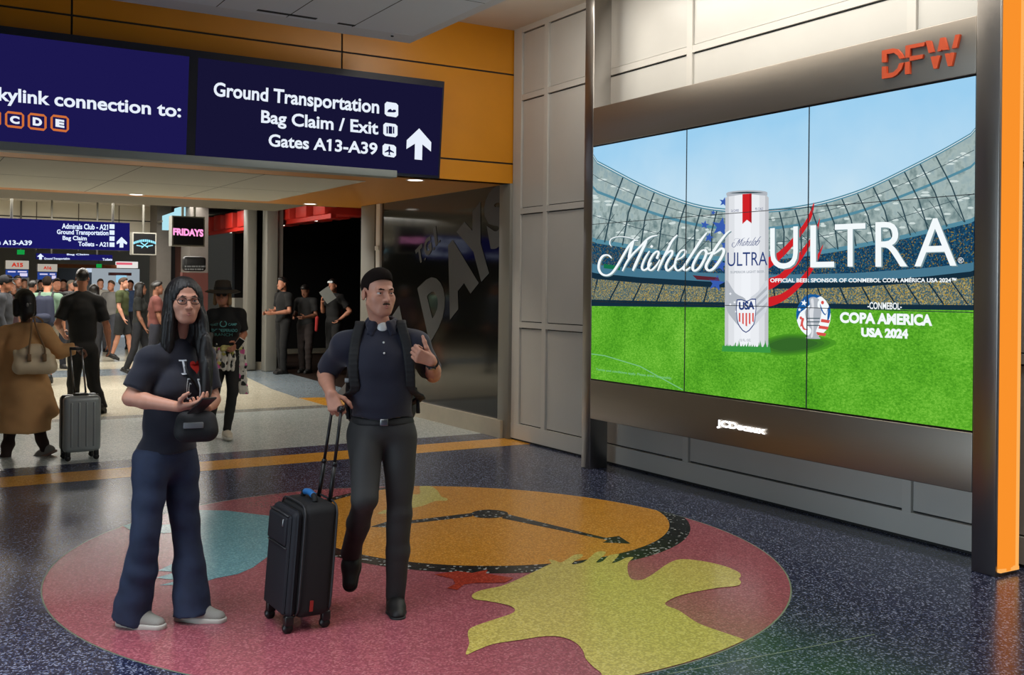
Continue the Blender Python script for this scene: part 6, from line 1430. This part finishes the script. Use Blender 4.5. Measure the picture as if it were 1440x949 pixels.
CR = [('dark-haired man in black jacket half hidden by the tall man in black, on his left', 108, 21.5, 1.72, 2.2, .1, (20, 20, 22), (20, 20, 24), M_skin2, M_hair_bk, {'sleeve': 1.9}),
      ('brown-haired man in dark grey top beyond the camel coat, below the large navy sign', 33, 25.5, 1.74, .5, .1, (40, 40, 44), (24, 24, 28), M_skin, M_hair_br, {}),
      ('dark-haired woman in maroon top between the capped person and the green tee', 15, 18.5, 1.66, .8, .1, (50, 26, 30), (24, 24, 28), M_skin3, M_hair_bk, {'female': True, 'hair': 'long', 'b': .9}),
('dark-haired man in black top standing below the A15 gate sign', 24, 22, 1.80, .4, .05, (30, 26, 26), (24, 24, 28), M_skin3, M_hair_bk, {}),
      ('short dark-haired person in brown jacket right of the man below the A15 sign', 45, 20.5, 1.70, 2.6, .15, (64, 46, 38), (30, 30, 34), M_skin2, M_hair_bk, {'sleeve': 1.9}),
      ('man in black tee facing the camera behind the man with the green tee', 79, 20.0, 1.74, .3, .15, (18, 18, 20), (34, 36, 44), M_skin2, M_hair_dk, {'arms': ('down', 'front')}),
      ('grey-haired person in pale grey shirt looking away, left of the tall man in black', 99, 24.0, 1.72, .9, .1, (130, 130, 134), (60, 60, 66), M_skin, M_hair_gr, {}),
      ('dark-haired woman in black just right of the tall man in black', 132, 18.5, 1.64, 2.9, .2, (24, 22, 24), (26, 26, 30), M_skin2, M_hair_bk, {'female': True, 'hair': 'long', 'b': .9}),
      ('man in white shirt in the distance right of the tall man in black', 141, 25.0, 1.76, .2, .15, (176, 172, 164), (66, 66, 72), M_skin, M_hair_br, {}),
      ('person in striped grey top far off below the lit shop sign', 157, 23.5, 1.72, -.5, .15, (100, 98, 96), (50, 52, 60), M_skin2, M_hair_br, {}),
      ('man in olive green shirt and dark shorts with black socks', 172, 22.0, 1.78, 1.2, .16, (62, 70, 36), (34, 36, 38), M_skin, M_hair_br, {'shorts': .88}),
      ('dark-haired person in black top behind the woman in the navy tee', 196, 18.5, 1.68, 1.4, .2, (26, 28, 26), (22, 24, 30), M_skin3, M_hair_bk, {'female': True, 'hair': 'long', 'b': .9}),
      ('person in rust red top just left of the long-haired woman', 219, 17.5, 1.70, 1.7, .2, (92, 46, 40), (30, 32, 44), M_skin3, M_hair_bk, {}),
      ('far traveller in navy jacket at the left edge beyond the capped person', -4, 21, 1.76, .6, .1, (30, 34, 52), (24, 24, 28), M_skin, M_hair_br, {'sleeve': 1.9}),
      ('far traveller in dark green top with pink bag straps, between the two gate signs', 57, 27, 1.72, .2, .1, (40, 54, 46), (30, 30, 36), M_skin, M_hair_dk, {}),
      ('far traveller in burgundy top in front of the blue grey panel', 90, 26, 1.74, -.3, .1, (84, 36, 44), (30, 30, 36), M_skin, M_hair_dk, {}),
      ('far traveller in blue shirt in front of the lit shop wall', 184, 26, 1.74, -.3, .1, (58, 76, 110), (30, 30, 36), M_skin2, M_hair_dk, {})]
for (lb_, px, zc, hg, a, st, tc_, lc_, sk_, hm_, kw) in CR:
    bystander(lb_, px, zc, hg, a, st, cl('top_%d' % px, tc_), cl('legs_%d' % px, lc_), sk_, hm_, group='travellers in the concourse crowd', h=.018, **kw)
# restaurant staff
t, j, T, R, J = bystander('bearded restaurant worker in black tee standing at the column with hands together', 399, 19.3, 1.80, -1.0, .04, cl('staff', (13, 13, 14)), cl('staff_legs', (11, 11, 12)), M_skin2, M_hair_bk, h=.012, arms=('front', 'front'), group='restaurant staff')
mesh_parts('beard', [solid([Bone(T(-.05, .03, -.085), T(0, .075, -.112), .018, .016, .02), Bone(T(.05, .03, -.085), T(0, .075, -.112), .018, .016, .02)], .006)], [M_hair_bk], t)
t, j, T, R, J = bystander('restaurant worker in black looking down, second from the column', 431, 19.5, 1.68, -.5, .04, cl('staff', (13, 13, 14)), cl('apron', (34, 24, 22)), M_skin3, M_hair_bk, h=.012, arms=('front', 'front'), group='restaurant staff', nod=.6)
t, j, T, R, J = bystander('restaurant worker in black with one hand on the hip, third from the column', 470, 19.2, 1.78, -.8, .04, cl('staff', (13, 13, 14)), cl('staff_legs', (11, 11, 12)), M_skin2, M_hair_bk, h=.012, arms=('up', 'hip'), group='restaurant staff')
M_redap = mat('red_apron_cloth', (150, 30, 28), .8)
mesh_parts('red_cloth', [solid([Bone(J(446, 447, -.14), J(445, 464, -.14), .035, .03, .02)], .012), solid([Bone(J(478, 438, .05), J(472, 446, .0), .05, .04, .02)], .012)], [M_redap], t)
mesh_parts('visor', [solid([Bone(T(-.05, .07, .06), T(.05, .07, .06), .022, .022, .02)], .007)], [M_capw], t)
ob = thing('menu_card', 'folded pale grey menu card held up by the restaurant worker', 'menu', tuple(t.location), t.rotation_euler[2])
c = J(461, 415, -.32); M4 = Matrix.Translation(c) @ Matrix.Rotation(-.6, 4, 'Y') @ Matrix.Rotation(.25, 4, 'X'); M_card = mat('card_grey', (150, 152, 148), .7)
m = MB(); m.box((-.10, -.003, -.13), (.10, .003, .13), M_card, M4); m.build('front_leaf', ob); m = MB(); m.box((-.10, -.003, -.13), (.10, .003, .13), M_card, M4 @ Matrix.Translation((0, .02, 0)) @ Matrix.Rotation(.12, 4, 'Z')); m.build('back_leaf', ob)
